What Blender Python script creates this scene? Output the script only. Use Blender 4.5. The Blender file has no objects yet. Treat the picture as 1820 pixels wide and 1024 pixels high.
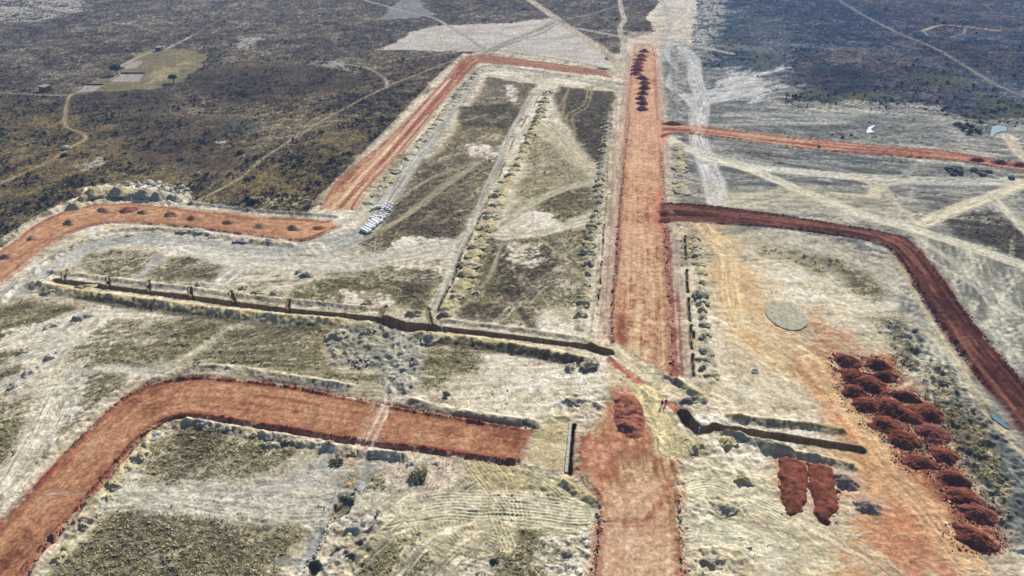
import bpy, bmesh, math, random
import numpy as np
from mathutils import Vector, Matrix
random.seed(7)
rng = np.random.default_rng(7)
scene = bpy.context.scene
COLL = scene.collection
R = math.radians

# ------------------------------------------------------------------ camera, sky, sun, exposure
CAM_H = 100.0; FPX = 1213.3; PITCH = R(29.91)
cam = bpy.data.cameras.new('camera'); cam_o = bpy.data.objects.new('camera', cam); COLL.objects.link(cam_o)
cam.sensor_width = 36; cam.lens = 24.0; cam.clip_start = 0.5; cam.clip_end = 20000
cam_o.location = (0, 0, CAM_H); cam_o.rotation_euler = (R(90) - PITCH, 0, 0)
scene.camera = cam_o
SUN_EL, SUN_AZ = R(33), R(25)                 # azimuth measured from +Y towards +X
world = bpy.data.worlds.new('World'); scene.world = world; world.use_nodes = True
nt = world.node_tree; nt.nodes.clear()
sky = nt.nodes.new('ShaderNodeTexSky'); sky.sky_type = 'NISHITA'; sky.sun_disc = False
sky.sun_elevation = SUN_EL; sky.sun_rotation = SUN_AZ; sky.air_density = 1.0; sky.dust_density = 3.0; sky.altitude = 1300
bg = nt.nodes.new('ShaderNodeBackground'); bg.inputs['Strength'].default_value = 0.065
wo = nt.nodes.new('ShaderNodeOutputWorld')
nt.links.new(sky.outputs[0], bg.inputs[0]); nt.links.new(bg.outputs[0], wo.inputs[0])
sl_ = bpy.data.lights.new('sun', 'SUN'); sl_.energy = 4.9; sl_.angle = R(0.53); sl_.color = (1.0, 0.955, 0.88)
sun_o = bpy.data.objects.new('sun', sl_); COLL.objects.link(sun_o)
sd_ = Vector((math.sin(SUN_AZ) * math.cos(SUN_EL), math.cos(SUN_AZ) * math.cos(SUN_EL), math.sin(SUN_EL)))
sun_o.rotation_euler = sd_.to_track_quat('Z', 'Y').to_euler(); sun_o.location = (0, 300, 200)
scene.view_settings.view_transform = 'Standard'; scene.view_settings.look = 'None'
scene.view_settings.exposure = 0.62; scene.view_settings.gamma = 1.0; scene.view_settings.use_curve_mapping = False
ALB = 0.76       # displayed colour (linear) of flat sunlit soil -> its base colour

# ------------------------------------------------------------------ helpers
def P(px, py):
    """a surveyed point of the photograph -> metres on the ground plane"""
    a = (px - 910) / FPX; b = (512 - py) / FPX
    t = CAM_H / (math.sin(PITCH) - b * math.cos(PITCH))
    return (a * t, (math.cos(PITCH) + b * math.sin(PITCH)) * t)
def PP(l): return [P(*q) for q in l]
def ppm(py): return (py + 186) * math.cos(PITCH) / CAM_H      # pixels per metre across, at a picture row
def lin(c):
    c = np.asarray(c, dtype=np.float64) / 255.0
    return np.where(c <= 0.04045, c / 12.92, ((c + 0.055) / 1.055) ** 2.4)
def sstep(a, b, x):
    t = np.clip((x - a) / (b - a), 0, 1); return t * t * (3 - 2 * t)
def tag(o, label=None, cat=None, group=None, kind=None):
    if label: o['label'] = label
    if cat: o['category'] = cat
    if group: o['group'] = group
    if kind: o['kind'] = kind
    return o
ONES = ['', 'first', 'second', 'third', 'fourth', 'fifth', 'sixth', 'seventh', 'eighth', 'ninth', 'tenth', 'eleventh', 'twelfth',
        'thirteenth', 'fourteenth', 'fifteenth', 'sixteenth', 'seventeenth', 'eighteenth', 'nineteenth']
TENS = {2: 'twent', 3: 'thirt', 4: 'fort', 5: 'fift', 6: 'sixt'}
def ordinal(n):
    if n < 20: return ONES[n]
    t, u = divmod(n, 10)
    return TENS[t] + 'ieth' if u == 0 else TENS[t] + 'y-' + ONES[u]

# ------------------------------------------------------------------ noise
TAB = rng.random((6, 1024, 1024)).astype(np.float32)
def vn(x, y, k=0):
    xf = np.floor(x); yf = np.floor(y)
    u = (x - xf).astype(np.float32); v = (y - yf).astype(np.float32)
    u = u * u * (3 - 2 * u); v = v * v * (3 - 2 * v)
    xi = xf.astype(np.int64) & 1023; yi = yf.astype(np.int64) & 1023
    x1 = (xi + 1) & 1023; y1 = (yi + 1) & 1023
    T = TAB[k % 6]
    a = T[yi, xi]; b = T[yi, x1]; c = T[y1, xi]; d = T[y1, x1]
    r = a + (b - a) * u; s = c + (d - c) * u
    return (r + (s - r) * v) * 2 - 1
def fbm(x, y, cell, octv=3, k=0, gain=0.5):
    out = 0; amp = 1.0; tot = 0; f = 1.0 / cell; ang = 0.6 + k
    for i in range(octv):
        c, s = math.cos(ang), math.sin(ang)
        out = out + amp * vn((x * c - y * s) * f + 17.3 * i + 5 * k, (x * s + y * c) * f + 9.1 * i, k + i)
        tot += amp; amp *= gain; f *= 2.03; ang += 1.1
    return out / tot * 1.6
def streak(x, y, deg, across, along, k=0, octv=2):
    a = R(deg); c, s = math.cos(a), math.sin(a)
    w = vn(x / 23.0, y / 23.0, k + 1) * 1.5
    p = x * c + y * s; q = -x * s + y * c + w
    out = 0; amp = 1; tot = 0
    for i in range(octv):
        out = out + amp * vn(p / along * (1.7 ** i) + 3 * i, q / across * (2.1 ** i) + 7 * i, k + i); tot += amp; amp *= 0.6
    return out / tot * 1.3

# ------------------------------------------------------------------ the ground sheet: a grid finer near, coarser far
KY = CAM_H * math.tan(PITCH)
px_c = np.arange(-170, 1991, 1.72)
u_f = (px_c - 910) / FPX * math.cos(PITCH)
du = u_f[1] - u_f[0]
ext = np.cumsum(du * 1.55 ** np.arange(1, 16))
U = np.concatenate([u_f[0] - ext[::-1], u_f, u_f[-1] + ext])
py_r = np.arange(1105, -31, -1.38)
Y_f = np.array([P(910, q)[1] for q in py_r])
near = np.linspace(-45, Y_f[0], 12)[:-1]
far = Y_f[-1] * (9000 / Y_f[-1]) ** (np.arange(1, 30) / 29)
YR = np.concatenate([near, Y_f, far])
NR, NC = len(YR), len(U)
X = ((YR[:, None] + KY) * U[None, :]).astype(np.float64); Y = np.array(np.broadcast_to(YR[:, None], X.shape))
XS = X.copy(); YS = Y.copy()      # corners nudged on to the trench lips
print('grid', NR, NC, NR * NC)
Z = np.zeros((NR, NC), np.float32)
COL = np.zeros((NR, NC, 3), np.float32)
CLS = np.zeros((NR, NC), np.int16)
VEG = np.zeros((NR, NC), np.float32)
def box_of(w, m):
    w = np.asarray(w)
    x0, x1, y0, y1 = w[:, 0].min() - m, w[:, 0].max() + m, w[:, 1].min() - m, w[:, 1].max() + m
    r0 = max(0, np.searchsorted(YR, y0) - 1); r1 = min(NR, np.searchsorted(YR, y1) + 1)
    ya = max(YR[r0], y0, -40) + KY; yb = max(y1, ya - KY + 1) + KY
    us = [x0 / ya, x0 / yb, x1 / ya, x1 / yb]
    c0 = max(0, np.searchsorted(U, min(us)) - 1); c1 = min(NC, np.searchsorted(U, max(us)) + 1)
    return (slice(r0, r1), slice(c0, c1))
def spline(w, n=6):
    w = [np.array(q, float) for q in w]
    if len(w) < 3: return w
    out = []
    for i in range(len(w) - 1):
        p0 = w[max(i - 1, 0)]; p1 = w[i]; p2 = w[i + 1]; p3 = w[min(i + 2, len(w) - 1)]
        for j in range(n):
            t = j / n
            out.append(0.5 * ((2 * p1) + (-p0 + p2) * t + (2 * p0 - 5 * p1 + 4 * p2 - p3) * t * t + (-p0 + 3 * p1 - 3 * p2 + p3) * t ** 3))
    out.append(w[-1]); return out
NRM = [None]
def dist_line(sl, w, reach, nrm=False):
    """distance and run-length along a polyline of metres, over a block of the grid"""
    r0, c0 = sl[0].start, sl[1].start
    D = np.full(X[sl].shape, 1e6, np.float32); S = np.zeros_like(D); SG = np.ones_like(D); run = 0.0
    if nrm: NX = np.zeros_like(D); NY = np.zeros_like(D)
    for a, b in zip(w[:-1], w[1:]):
        a = np.asarray(a, float); b = np.asarray(b, float); L = float(np.hypot(*(b - a)))
        if L < 1e-6: continue
        s2 = box_of([a, b], reach)
        q = (slice(max(s2[0].start, r0), min(s2[0].stop, sl[0].stop)), slice(max(s2[1].start, c0), min(s2[1].stop, sl[1].stop)))
        if q[0].stop <= q[0].start or q[1].stop <= q[1].start: run += L; continue
        lq = (slice(q[0].start - r0, q[0].stop - r0), slice(q[1].start - c0, q[1].stop - c0))
        x = X[q] - a[0]; y = Y[q] - a[1]; tx, ty = (b - a) / L
        t = np.clip(x * tx + y * ty, 0, L)
        dx = x - t * tx; dy = y - t * ty; d = np.sqrt(dx * dx + dy * dy)
        m = d < D[lq]
        D[lq] = np.where(m, d, D[lq]); S[lq] = np.where(m, t + run, S[lq]); SG[lq] = np.where(m, np.where(-ty * x + tx * y > 0, 1, -1), SG[lq])
        if nrm: NX[lq] = np.where(m, dx, NX[lq]); NY[lq] = np.where(m, dy, NY[lq])
        run += L
    if nrm: NRM[0] = (NX, NY)
    return D, S, SG, run
def poly_sd(sl, w, reach=30):
    """signed distance, positive inside the outline"""
    w = [np.asarray(q, float) for q in w]
    D, _, _, _ = dist_line(sl, w + [w[0]], reach)
    x = X[sl]; y = Y[sl]; ins = np.zeros(x.shape, bool)
    for a, b in zip(w, w[1:] + [w[0]]):
        if a[1] == b[1]: continue
        c = ((a[1] > y) != (b[1] > y)) & (x < (b[0] - a[0]) * (y - a[1]) / (b[1] - a[1]) + a[0]); ins ^= c
    return np.where(ins, D, -D)
def ramp(n, cols):
    cols = [np.asarray(c, float) for c in cols]; n = np.clip(n, 0, 1) * (len(cols) - 1)
    out = np.zeros(n.shape + (3,), np.float32)
    for ch in range(3): out[..., ch] = np.interp(n, range(len(cols)), [c[ch] for c in cols])
    return out
def blend(sl, m, c):
    m = m[..., None].astype(np.float32); COL[sl] = COL[sl] * (1 - m) + np.asarray(c, np.float32) * m

print('noise')
N60 = fbm(X, Y, 70, 4, 0); N14 = fbm(X, Y, 15, 4, 1, 0.6); N4 = fbm(X, Y, 4, 3, 2, 0.6); N1 = fbm(X, Y, 1.1, 2, 3, 0.7); NF = fbm(X, Y, 0.42, 1, 4)
SA = streak(X, Y, 38, 1.3, 9, 0); SB = streak(X, Y, -28, 1.1, 12, 2); SC = streak(X, Y, 4, 1.2, 14, 4)

# ------------------------------------------------------------------ wild land (everything starts as dry bush)
BR = [(44, 39, 33), (72, 64, 52), (98, 87, 69), (124, 112, 87), (174, 160, 132)]
SLT = [(30, 40, 54), (48, 58, 72), (66, 72, 84), (88, 92, 100), (132, 136, 142)]
n = 0.45 + 0.16 * N60 + 0.22 * N14 + 0.22 * N4 + 0.24 * N1 + 0.20 * SA + .16 * NF
COL[:] = ramp(n, BR)
VEG[:] = 1.0
full = (slice(0, NR), slice(0, NC))
def region(pts, cols, edge=2.0, wob=4.0, a=1.0, veg=None, n=None, smooth=False, dens=None, reach=40, z=0.0, zedge=1.0, wn='N14', tex=(0.14, .26, .30, .34)):
    w = PP(pts)
    if smooth: w = spline(w + [w[0]], 4)[:-1]
    sl = box_of(w, wob * 2 + edge + 2)
    sd = poly_sd(sl, w, wob * 2.2 + edge + 3)
    m = sstep(-edge, edge, sd + wob * (0.7 * N14[sl] + 0.45 * N4[sl] + .2 * N1[sl]))
    if dens is not None:      # patchy growth: holes where bare soil shows
        q = 0.5 + 0.26 * N14[sl] + 0.30 * N4[sl] + 0.26 * N1[sl] + .14 * NF[sl] + .12 * SA[sl]
        m = m * sstep(0.98 - dens - .22, 0.98 - dens + .18, q)
    if cols is not None:
        nn = n[sl] if n is not None else 0.48 + tex[0] * N60[sl] + tex[1] * N14[sl] + tex[2] * N4[sl] + tex[3] * N1[sl]
        blend(sl, m * a, ramp(nn, cols))
    if veg is not None: VEG[sl] = VEG[sl] * (1 - m * a) + veg * m * a
    if z: Z[sl] += z * sstep(0, zedge, sd + wob * .3 * N4[sl])
    return sl, sd, m
def stroke(pts, w, col, a=1.0, edge=0.8, wob=0.8, ruts=0.0, veg=0.0, z=0.0, smooth=True, cols=None, streaky=0.25, period=0.55, fade=0.0, cls=None, fray=0.25):
    W = PP(pts)
    if smooth: W = spline(W)
    reach = w / 2 + edge + wob * 2 + 1
    sl = box_of(W, reach)
    D, S, SG, L = dist_line(sl, W, reach)
    nz = 0.6 * N4[sl] + .5 * N1[sl]
    st = vn(S / 16, D * SG / period + 40, 1) * .6 + vn(S / 5, D * SG / (period * .45) + 80, 2) * .5
    m = 1 - sstep(w / 2 - edge, w / 2 + edge, D + wob * nz + w * fray * st * .5)
    if fade: m = m * sstep(0, fade, S) * sstep(0, fade, L - S)
    c = np.asarray(col, float) * (1 + streaky * st + 0.06 * N4[sl] + .05 * N1[sl])[..., None]
    if ruts:
        g = np.exp(-((D - ruts) / 0.45) ** 2); c = c * (1 + 0.10 * g - 0.05)[..., None]
    mm = m * a * (1 + .35 * np.clip(st, -1, 0))
    blend(sl, np.clip(mm, 0, 1), c)
    VEG[sl] = VEG[sl] * (1 - m * a) + veg * m * a
    if z: Z[sl] += z * (1 - sstep(0, w / 2 + edge, D)) * np.clip(1 + .5 * nz, 0, 2)
    else: Z[sl] += -0.08 * m * a + 0.07 * st * m
    if cls is not None:
        q = m > .5; CLS[sl] = np.where(q, cls, CLS[sl])
    return sl, D, S, SG, m
# tone of the far wild land
ngray_ = 0.46 + .12 * N60 + .18 * N14 + .20 * N4 + .22 * N1 + .30 * SC
region([(-700, -30), (1190, -30), (1150, 70), (690, 95), (300, 200), (-700, 130)], [(56, 51, 45), (78, 71, 61), (98, 89, 77), (118, 109, 93), (160, 150, 132)], 30, 25, .75)
region([(1165, -60), (2700, -60), (2700, 300), (1780, 235), (1500, 195), (1240, 140)], SLT, 12, 10, 1)
for q in [[(1390, 95), (1560, 90), (1700, 150), (1690, 180), (1500, 175), (1400, 140)], [(1480, -20), (1720, -20), (1900, 60), (1640, 60)], [(1640, 180), (1790, 210), (1700, 225), (1600, 200)], [(1580, 60), (1800, 90), (1820, 140), (1650, 110)]]:
    region(q, [(50, 48, 52), (72, 66, 66), (94, 82, 78), (122, 104, 94)], 12, 16, .6, dens=.62)
for q in [[(1640, 125), (1700, 130), (1715, 160), (1630, 150)], [(1380, 165), (1480, 155), (1570, 172), (1540, 192), (1400, 190)], [(1740, 170), (1820, 185), (1850, 230), (1760, 215)]]:
    region(q, [(58, 62, 52), (76, 80, 62), (98, 98, 76)], 6, 10, .8, dens=.7)
region([(1450, 120), (1540, 125), (1545, 160), (1480, 168), (1445, 145)], [(28, 34, 44), (44, 52, 62), (62, 68, 76)], 5, 8, .9)
region([(1690, 205), (1760, 222), (1740, 240), (1690, 232)], [(38, 46, 40), (52, 60, 48), (66, 70, 54)], 3, 4, .9)
for q in [[(1395, 102), (1440, 100), (1450, 115), (1400, 114)], [(1430, 132), (1480, 135), (1490, 166), (1465, 160)], [(1545, 114), (1610, 122), (1600, 130), (1550, 124)]]:
    region(q, [(96, 74, 68), (120, 90, 80)], 3, 7, .4, dens=.6)
# field lines and burnt squares of the slate land
for q in [[(1225, 70), (1440, 96)], [(1235, 92), (1390, 128)], [(1268, 45), (1272, 60), (1420, 75)], [(1388, 72), (1386, 100)], [(1284, 100), (1280, 126)], [(1500, 80), (1640, 108)], [(1240, 60), (1380, 66)], [(1600, 18), (1820, 34)], [(1720, 100), (1820, 112)], [(1620, 178), (1735, 182)]]:
    stroke(q, 1.4, (44, 48, 54), .75, .8, 1.5, smooth=False, veg=1)
region([(1235, 20), (1330, 10), (1420, 60), (1400, 130), (1250, 120)], [(52, 62, 70), (78, 88, 94), (104, 110, 112), (136, 140, 140)], 6, 10, .8, n=ngray_)
region([(1250, 68), (1385, 88), (1378, 100), (1255, 80)], [(88, 92, 88), (112, 114, 106), (134, 134, 122)], 2, 3, .7)
region([(1340, 100), (1390, 102), (1385, 125), (1338, 118)], [(84, 84, 78), (108, 106, 98)], 2, 3, .7)
# olive and ochre growth of the left land
for q in [[(0, 170), (120, 180), (110, 330), (0, 340)], [(120, 200), (260, 200), (280, 260), (180, 330), (110, 300)], [(60, 290), (200, 270), (330, 320), (160, 350), (0, 420)], [(430, 110), (520, 110), (500, 135), (420, 130)], [(500, 270), (640, 230), (610, 300), (440, 340)], [(-200, 380), (80, 340), (70, 400), (-200, 470)], [(390, 290), (560, 270), (640, 250), (570, 350), (400, 345)]]:
    region(q, [(58, 54, 42), (84, 76, 54), (112, 98, 66), (136, 118, 78)], 6, 12, .8, dens=.62)
for q in [[(330, 125), (600, 115), (640, 150), (420, 190), (330, 150)], [(230, 210), (420, 215), (400, 300), (260, 290)], [(130, 165), (300, 165), (280, 200), (120, 190)]]:
    region(q, [(46, 40, 36), (70, 60, 52), (92, 79, 66)], 6, 12, .7, dens=.62)
region([(392, 222), (420, 214), (460, 222), (450, 236), (400, 240)], [(60, 76, 68), (84, 100, 84)], 2, 3, .7, dens=.6)
for q in [[(385, 253), (415, 252), (412, 259), (385, 260)], [(-20, 0), (150, -10), (140, 20), (60, 38), (-20, 40)], [(160, 290), (185, 278), (175, 295), (150, 300)], [(430, 65), (460, 68), (455, 85), (425, 84)], [(240, 96), (280, 90), (300, 80), (310, 82), (262, 100)], [(540, 108), (600, 110), (640, 130), (560, 118)]]:
    region(q, [(140, 134, 126), (172, 166, 154), (196, 190, 178)], 2, 5, .8, veg=.2, dens=.52)
# playing field
region([(222, 112), (255, 92), (285, 86), (340, 90), (372, 100), (360, 118), (325, 145), (270, 158), (180, 163), (128, 168), (150, 150), (195, 135)], [(112, 106, 78), (130, 120, 88), (150, 138, 102)], 1.5, 3, 1, veg=.12)
region([(255, 130), (330, 112), (310, 140), (265, 148)], [(150, 138, 106), (176, 162, 124)], 3, 5, .8, veg=0)
for q in [[(194, 146), (215, 131), (258, 131), (246, 145)], [(219, 123), (232, 109), (256, 109), (242, 121)], [(135, 165), (153, 151), (185, 151), (168, 161)]]:
    region(q, [(160, 152, 142), (178, 170, 160)], .4, .4, .95, veg=0)

# ------------------------------------------------------------------ worked soil
CR = [(106, 97, 78), (158, 147, 121), (197, 184, 157), (222, 211, 189), (242, 234, 218)]
GR = [(70, 76, 78), (106, 108, 104), (140, 139, 130), (172, 169, 156), (206, 200, 186)]
nsoil = 0.60 + .12 * N60 + .20 * N14 + .14 * N4 + .13 * N1 + .26 * SC + .08 * NF
ngray = 0.46 + .12 * N60 + .18 * N14 + .20 * N4 + .22 * N1 + .42 * SB
region([(1215, -30), (1300, -30), (1280, 40), (1262, 90), (1230, 110)], [(96, 98, 98), (140, 138, 130), (184, 178, 166), (214, 206, 192)], 8, 12, .8, dens=.6, veg=.2)
SOIL = [(-600, 560), (0, 438), (60, 398), (128, 360), (150, 335), (180, 328), (335, 335), (350, 362), (440, 372), (540, 380), (565, 362), (630, 292), (715, 205), (776, 140), (826, 95), (870, 90), (1085, 108), (1118, 70), (1165, 60), (1150, 30), (1175, 0), (1190, -30), (1235, -30), (1240, 20), (1228, 60), (1230, 90), (1245, 130), (1290, 120), (1360, 140), (1395, 170), (1380, 190), (1500, 196), (1640, 195), (1680, 215), (1740, 240), (1800, 225), (1880, 250), (2700, 400), (2700, 1200), (-600, 1200)]
region(SOIL, CR, 1.5, 2.5, 1, veg=0, n=nsoil, reach=60)
WILD = VEG.copy()
region([(1172, 80), (1262, 80), (1280, 120), (1390, 135), (1420, 172), (1400, 180), (1640, 182), (1720, 212), (1830, 215), (2600, 380), (2600, 1100), (1860, 1040), (1810, 930), (1730, 800), (1690, 700), (1640, 610), (1590, 540), (1480, 500), (1340, 420), (1210, 350), (1185, 240)], GR, 3, 5, .85, n=ngray)
region([(1215, 395), (1345, 405), (1450, 415), (1570, 445), (1620, 500), (1560, 540), (1480, 500), (1400, 460), (1300, 440), (1215, 430)], [(160, 152, 132), (188, 178, 152), (208, 198, 172)], 3, 5, .6, n=nsoil)
region([(1620, 410), (1700, 430), (1900, 520), (1900, 720), (1820, 660), (1740, 560), (1660, 460)], [(92, 96, 92), (128, 128, 116), (158, 154, 136), (190, 184, 162)], 2, 3, .9, n=0.5 + .16 * N14 + .5 * streak(X, Y, 62, .9, 9, 3) + .1 * N1)
# darker bulldozed streak fields right of the main road
for q, dn in [([(1240, 185), (1400, 200), (1640, 205), (1700, 240), (1500, 240), (1350, 225), (1250, 220)], .55), ([(1430, 230), (1560, 220), (1680, 235), (1700, 262), (1560, 252), (1440, 244)], .55), ([(1180, 110), (1215, 110), (1220, 200), (1190, 200)], .5), ([(1265, 130), (1340, 140), (1400, 165), (1330, 185), (1260, 180)], .6), ([(1290, 250), (1430, 260), (1560, 285), (1560, 310), (1420, 300), (1300, 275)], .6), ([(1560, 290), (1760, 305), (1760, 322), (1640, 320), (1570, 310)], .6), ([(1280, 292), (1320, 285), (1440, 330), (1400, 345), (1300, 345)], .55), ([(1400, 305), (1520, 320), (1600, 330), (1560, 345), (1440, 330)], .5), ([(1500, 360), (1580, 355), (1640, 370), (1560, 390)], .35)]:
    region(q, [(66, 72, 76), (92, 96, 96), (122, 122, 116), (150, 148, 138)], 2, 4, .9, dens=dn, n=ngray, veg=.3)
for q in [[(1310, 262), (1335, 262), (1395, 285), (1390, 292), (1330, 278)], [(1330, 270), (1365, 280), (1360, 286)], [(1310, 300), (1370, 312), (1360, 325), (1320, 318)]]:
    region(q, [(62, 60, 48), (88, 84, 64)], 1, 2, .9, veg=.9, dens=.75)
region([(1670, 385), (1760, 372), (1830, 420), (1860, 500), (1770, 440), (1700, 420)], [(64, 60, 56), (84, 78, 70), (106, 98, 86)], 2, 2, .95, veg=.9)
region([(1630, 345), (1700, 350), (1690, 375), (1650, 370)], [(84, 80, 72), (110, 104, 92)], 2, 3, .8, veg=.7, dens=.7)
region([(1262, 338), (1420, 342), (1600, 350), (1640, 395), (1600, 405), (1500, 392), (1262, 368)], CR, 3, 4, .75, n=nsoil)
# white burst beside the quarry tracks
region([(1255, 165), (1300, 130), (1345, 140), (1370, 160), (1330, 175), (1260, 180)], [(160, 160, 156), (200, 198, 192), (226, 222, 214)], 2, 6, .9, n=0.5 + .5 * SA + .1 * N4)
region([(1180, -30), (1235, -30), (1238, 20), (1222, 60), (1200, 75), (1180, 60), (1175, 20)], [(160, 152, 136), (196, 186, 166), (222, 212, 194)], 3, 6, .9, n=nsoil)
# top clearing
region([(674, 88), (711, 71), (745, 52), (789, 44), (903, 42), (977, 32), (997, 40), (1038, 61), (1082, 98), (1119, 132), (1075, 116), (937, 99), (863, 91), (815, 92)], [(150, 143, 132), (180, 171, 158), (202, 193, 180), (220, 212, 200)], 1.5, 3.5, 1, veg=0, n=nsoil * .8 + .08)
region([(674, 35), (700, 8), (718, -5), (745, -5), (752, 13), (778, 26), (745, 32), (698, 34)], [(128, 130, 130), (152, 152, 148)], 1.5, 3, .9, veg=.1)
# warm sand on the right working area
region([(1230, 410), (1285, 405), (1320, 440), (1340, 500), (1370, 560), (1440, 620), (1500, 700), (1560, 800), (1640, 880), (1700, 960), (1720, 1100), (1400, 1100), (1420, 980), (1560, 900), (1500, 760), (1400, 660), (1300, 600), (1270, 500)], [(182, 150, 108), (210, 176, 128), (226, 196, 150)], 6, 8, .95, n=0.5 + .3 * streak(X, Y, 112, 1.2, 14, 1) + .15 * N14 + .1 * N4)
region([(1215, 600), (1330, 590), (1400, 640), (1500, 740), (1400, 740), (1260, 720), (1225, 680)], [(184, 166, 132), (208, 188, 152), (224, 208, 176)], 4, 6, .7)
region([(1400, 580), (1450, 560), (1520, 590), (1590, 640), (1500, 650), (1480, 700), (1440, 640)], [(150, 98, 66), (178, 126, 86), (204, 158, 114)], 5, 8, .85, dens=.85)
region([(1420, 640), (1480, 650), (1530, 740), (1590, 830), (1700, 960), (1660, 990), (1560, 860), (1490, 760)], [(186, 130, 88), (206, 154, 106), (220, 178, 130)], 6, 7, .8, dens=.85)
region([(1500, 900), (1620, 900), (1700, 960), (1760, 1090), (1450, 1100), (1500, 980)], [(176, 112, 84), (200, 140, 108), (216, 172, 138)], 6, 9, .9, dens=.92)
region([(1590, 640), (1640, 700), (1700, 790), (1720, 830), (1690, 830), (1640, 740), (1600, 690)], CR, 3, 3, .8)
region([(1230, 820), (1380, 830), (1400, 900), (1500, 930), (1480, 1100), (1220, 1100)], [(186, 175, 142), (212, 200, 166), (232, 222, 192)], 3, 4, .8)
region([(1360, 900), (1390, 900), (1400, 1100), (1370, 1100)], [(150, 148, 136), (170, 166, 150)], 2, 4, .5, dens=.6)
region([(1478, 630), (1590, 632), (1600, 670), (1690, 740), (1680, 790), (1700, 830), (1780, 930), (1790, 985), (1690, 985), (1680, 900), (1600, 830), (1580, 780), (1480, 690)], [(104, 56, 46), (136, 80, 64), (168, 116, 90)], 1.5, 2.5, .9, dens=.8)
region([(1440, 600), (1500, 610), (1500, 680), (1560, 780), (1640, 860), (1700, 960), (1600, 960), (1520, 840), (1440, 700)], [(170, 112, 76), (194, 138, 98), (212, 170, 128)], 4, 6, .6, dens=.62)
region([(1376, 806), (1490, 822), (1502, 900), (1478, 950), (1440, 925), (1400, 930), (1378, 880)], [(120, 66, 52), (160, 100, 76), (192, 140, 108)], 1.5, 2.5, .7, dens=.6)
region([(1560, 600), (1700, 740), (1800, 940), (1820, 1100), (1500, 1100), (1480, 900), (1580, 840), (1500, 660)], [(166, 106, 74), (192, 132, 94), (212, 164, 124)], 5, 7, .5, dens=.6)
# rough grey-blue spoil strip
for q in [[(1560, 560), (1625, 570), (1680, 640), (1740, 720), (1790, 780), (1860, 850), (1860, 1040), (1790, 960), (1720, 830), (1650, 700), (1600, 640)]]:
    region(q, [(74, 80, 82), (102, 106, 104), (134, 134, 126), (168, 164, 150)], 2, 4, .9, n=0.45 + .25 * N14 + .3 * N4 + .2 * N1)
# ------------------------------------------------------------------ grass patches in the works
OL = [(46, 42, 31), (84, 77, 54), (116, 107, 77), (148, 138, 103), (196, 186, 156)]
DK = [(36, 32, 28), (62, 55, 45), (88, 79, 62), (122, 112, 88)]
def grass(pts, cols=OL, dens=.72, a=.92, wob=3.4, edge=2.2, sk=None, veg=1.0):
    nn = None if sk is None else 0.45 + .35 * sk + .15 * N4 + .12 * N1
    region(pts, cols, edge, wob, a, veg=veg, dens=dens, n=nn)
grass([(870, 138), (950, 150), (935, 190), (905, 230), (885, 300), (850, 370), (790, 440), (645, 447), (640, 425), (700, 365), (745, 310), (790, 260), (820, 215), (850, 165)], [(48, 42, 32), (80, 70, 52), (108, 96, 70), (140, 128, 96), (190, 178, 150)], .74)
grass([(815, 190), (905, 185), (925, 200), (900, 240), (880, 225), (820, 225)], DK, .92)
grass([(870, 138), (950, 150), (935, 175), (860, 180)], [(84, 78, 66), (108, 100, 84), (134, 124, 104)], .75)
grass([(690, 260), (760, 290), (850, 290), (800, 430), (680, 400)], DK, .48)
grass([(1000, 155), (1092, 165), (1085, 240), (1072, 300), (1055, 290), (1020, 240), (990, 190), (985, 165)], DK, .88)
grass([(950, 240), (985, 260), (1040, 300), (1060, 340), (960, 390), (900, 400), (930, 320)], OL, .52)
grass([(955, 340), (1050, 330), (1068, 370), (1000, 392), (950, 378)], OL, .85)
grass([(860, 430), (1000, 405), (1052, 410), (1045, 520), (1035, 590), (960, 585), (830, 572), (812, 555), (835, 480)], OL, .66)
grass([(880, 440), (980, 430), (1000, 500), (940, 540), (870, 520)], DK, .86)
grass([(820, 540), (900, 545), (960, 580), (830, 572)], DK, .7)
grass([(150, 452), (200, 440), (285, 448), (250, 490), (190, 498), (135, 475)], OL, .70)
grass([(300, 460), (345, 452), (410, 468), (385, 502), (290, 505), (260, 490)], OL, .86)
grass([(530, 510), (600, 490), (700, 470), (790, 455), (775, 520), (755, 555), (690, 545), (540, 540), (520, 530)], OL, .74)
grass([(700, 500), (760, 480), (750, 550), (710, 540)], DK, .62)
grass([(150, 545), (240, 560), (400, 585), (390, 600), (330, 645), (250, 650), (170, 660), (130, 640), (150, 600)], OL, .60)
grass([(330, 555), (420, 575), (395, 590), (340, 640), (280, 650), (290, 600)], OL, .84, sk=SA)
grass([(130, 660), (200, 640), (220, 690), (150, 750), (80, 800), (100, 720)], OL, .76, sk=SA)
grass([(400, 585), (480, 575), (585, 585), (585, 640), (600, 660), (690, 668), (680, 685), (560, 672), (420, 655), (330, 645)], OL, .93, sk=SC)
grass([(735, 625), (830, 610), (850, 640), (850, 665), (760, 690), (735, 680)], OL, .88, sk=SC)
grass([(840, 610), (930, 640), (960, 680), (880, 690), (850, 660)], OL, .42, sk=SC)
grass([(0, 545), (60, 528), (160, 545), (140, 570), (60, 595), (-150, 640), (-150, 590)], OL, .86, sk=SA)
grass([(-100, 640), (40, 620), (20, 700), (-60, 720)], OL, .8)
grass([(0, 715), (50, 705), (30, 800), (-40, 860), (-60, 800)], OL, .7)
grass([(270, 790), (350, 760), (440, 770), (540, 790), (520, 830), (440, 860), (320, 860), (265, 850)], OL, .64)
grass([(330, 770), (385, 760), (370, 850), (310, 850)], DK, .6)
grass([(180, 920), (280, 900), (420, 920), (520, 920), (545, 960), (500, 1000), (470, 1060), (60, 1060), (110, 1000)], OL, .78)
grass([(230, 910), (420, 930), (400, 1060), (160, 1060)], DK, .62)
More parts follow.
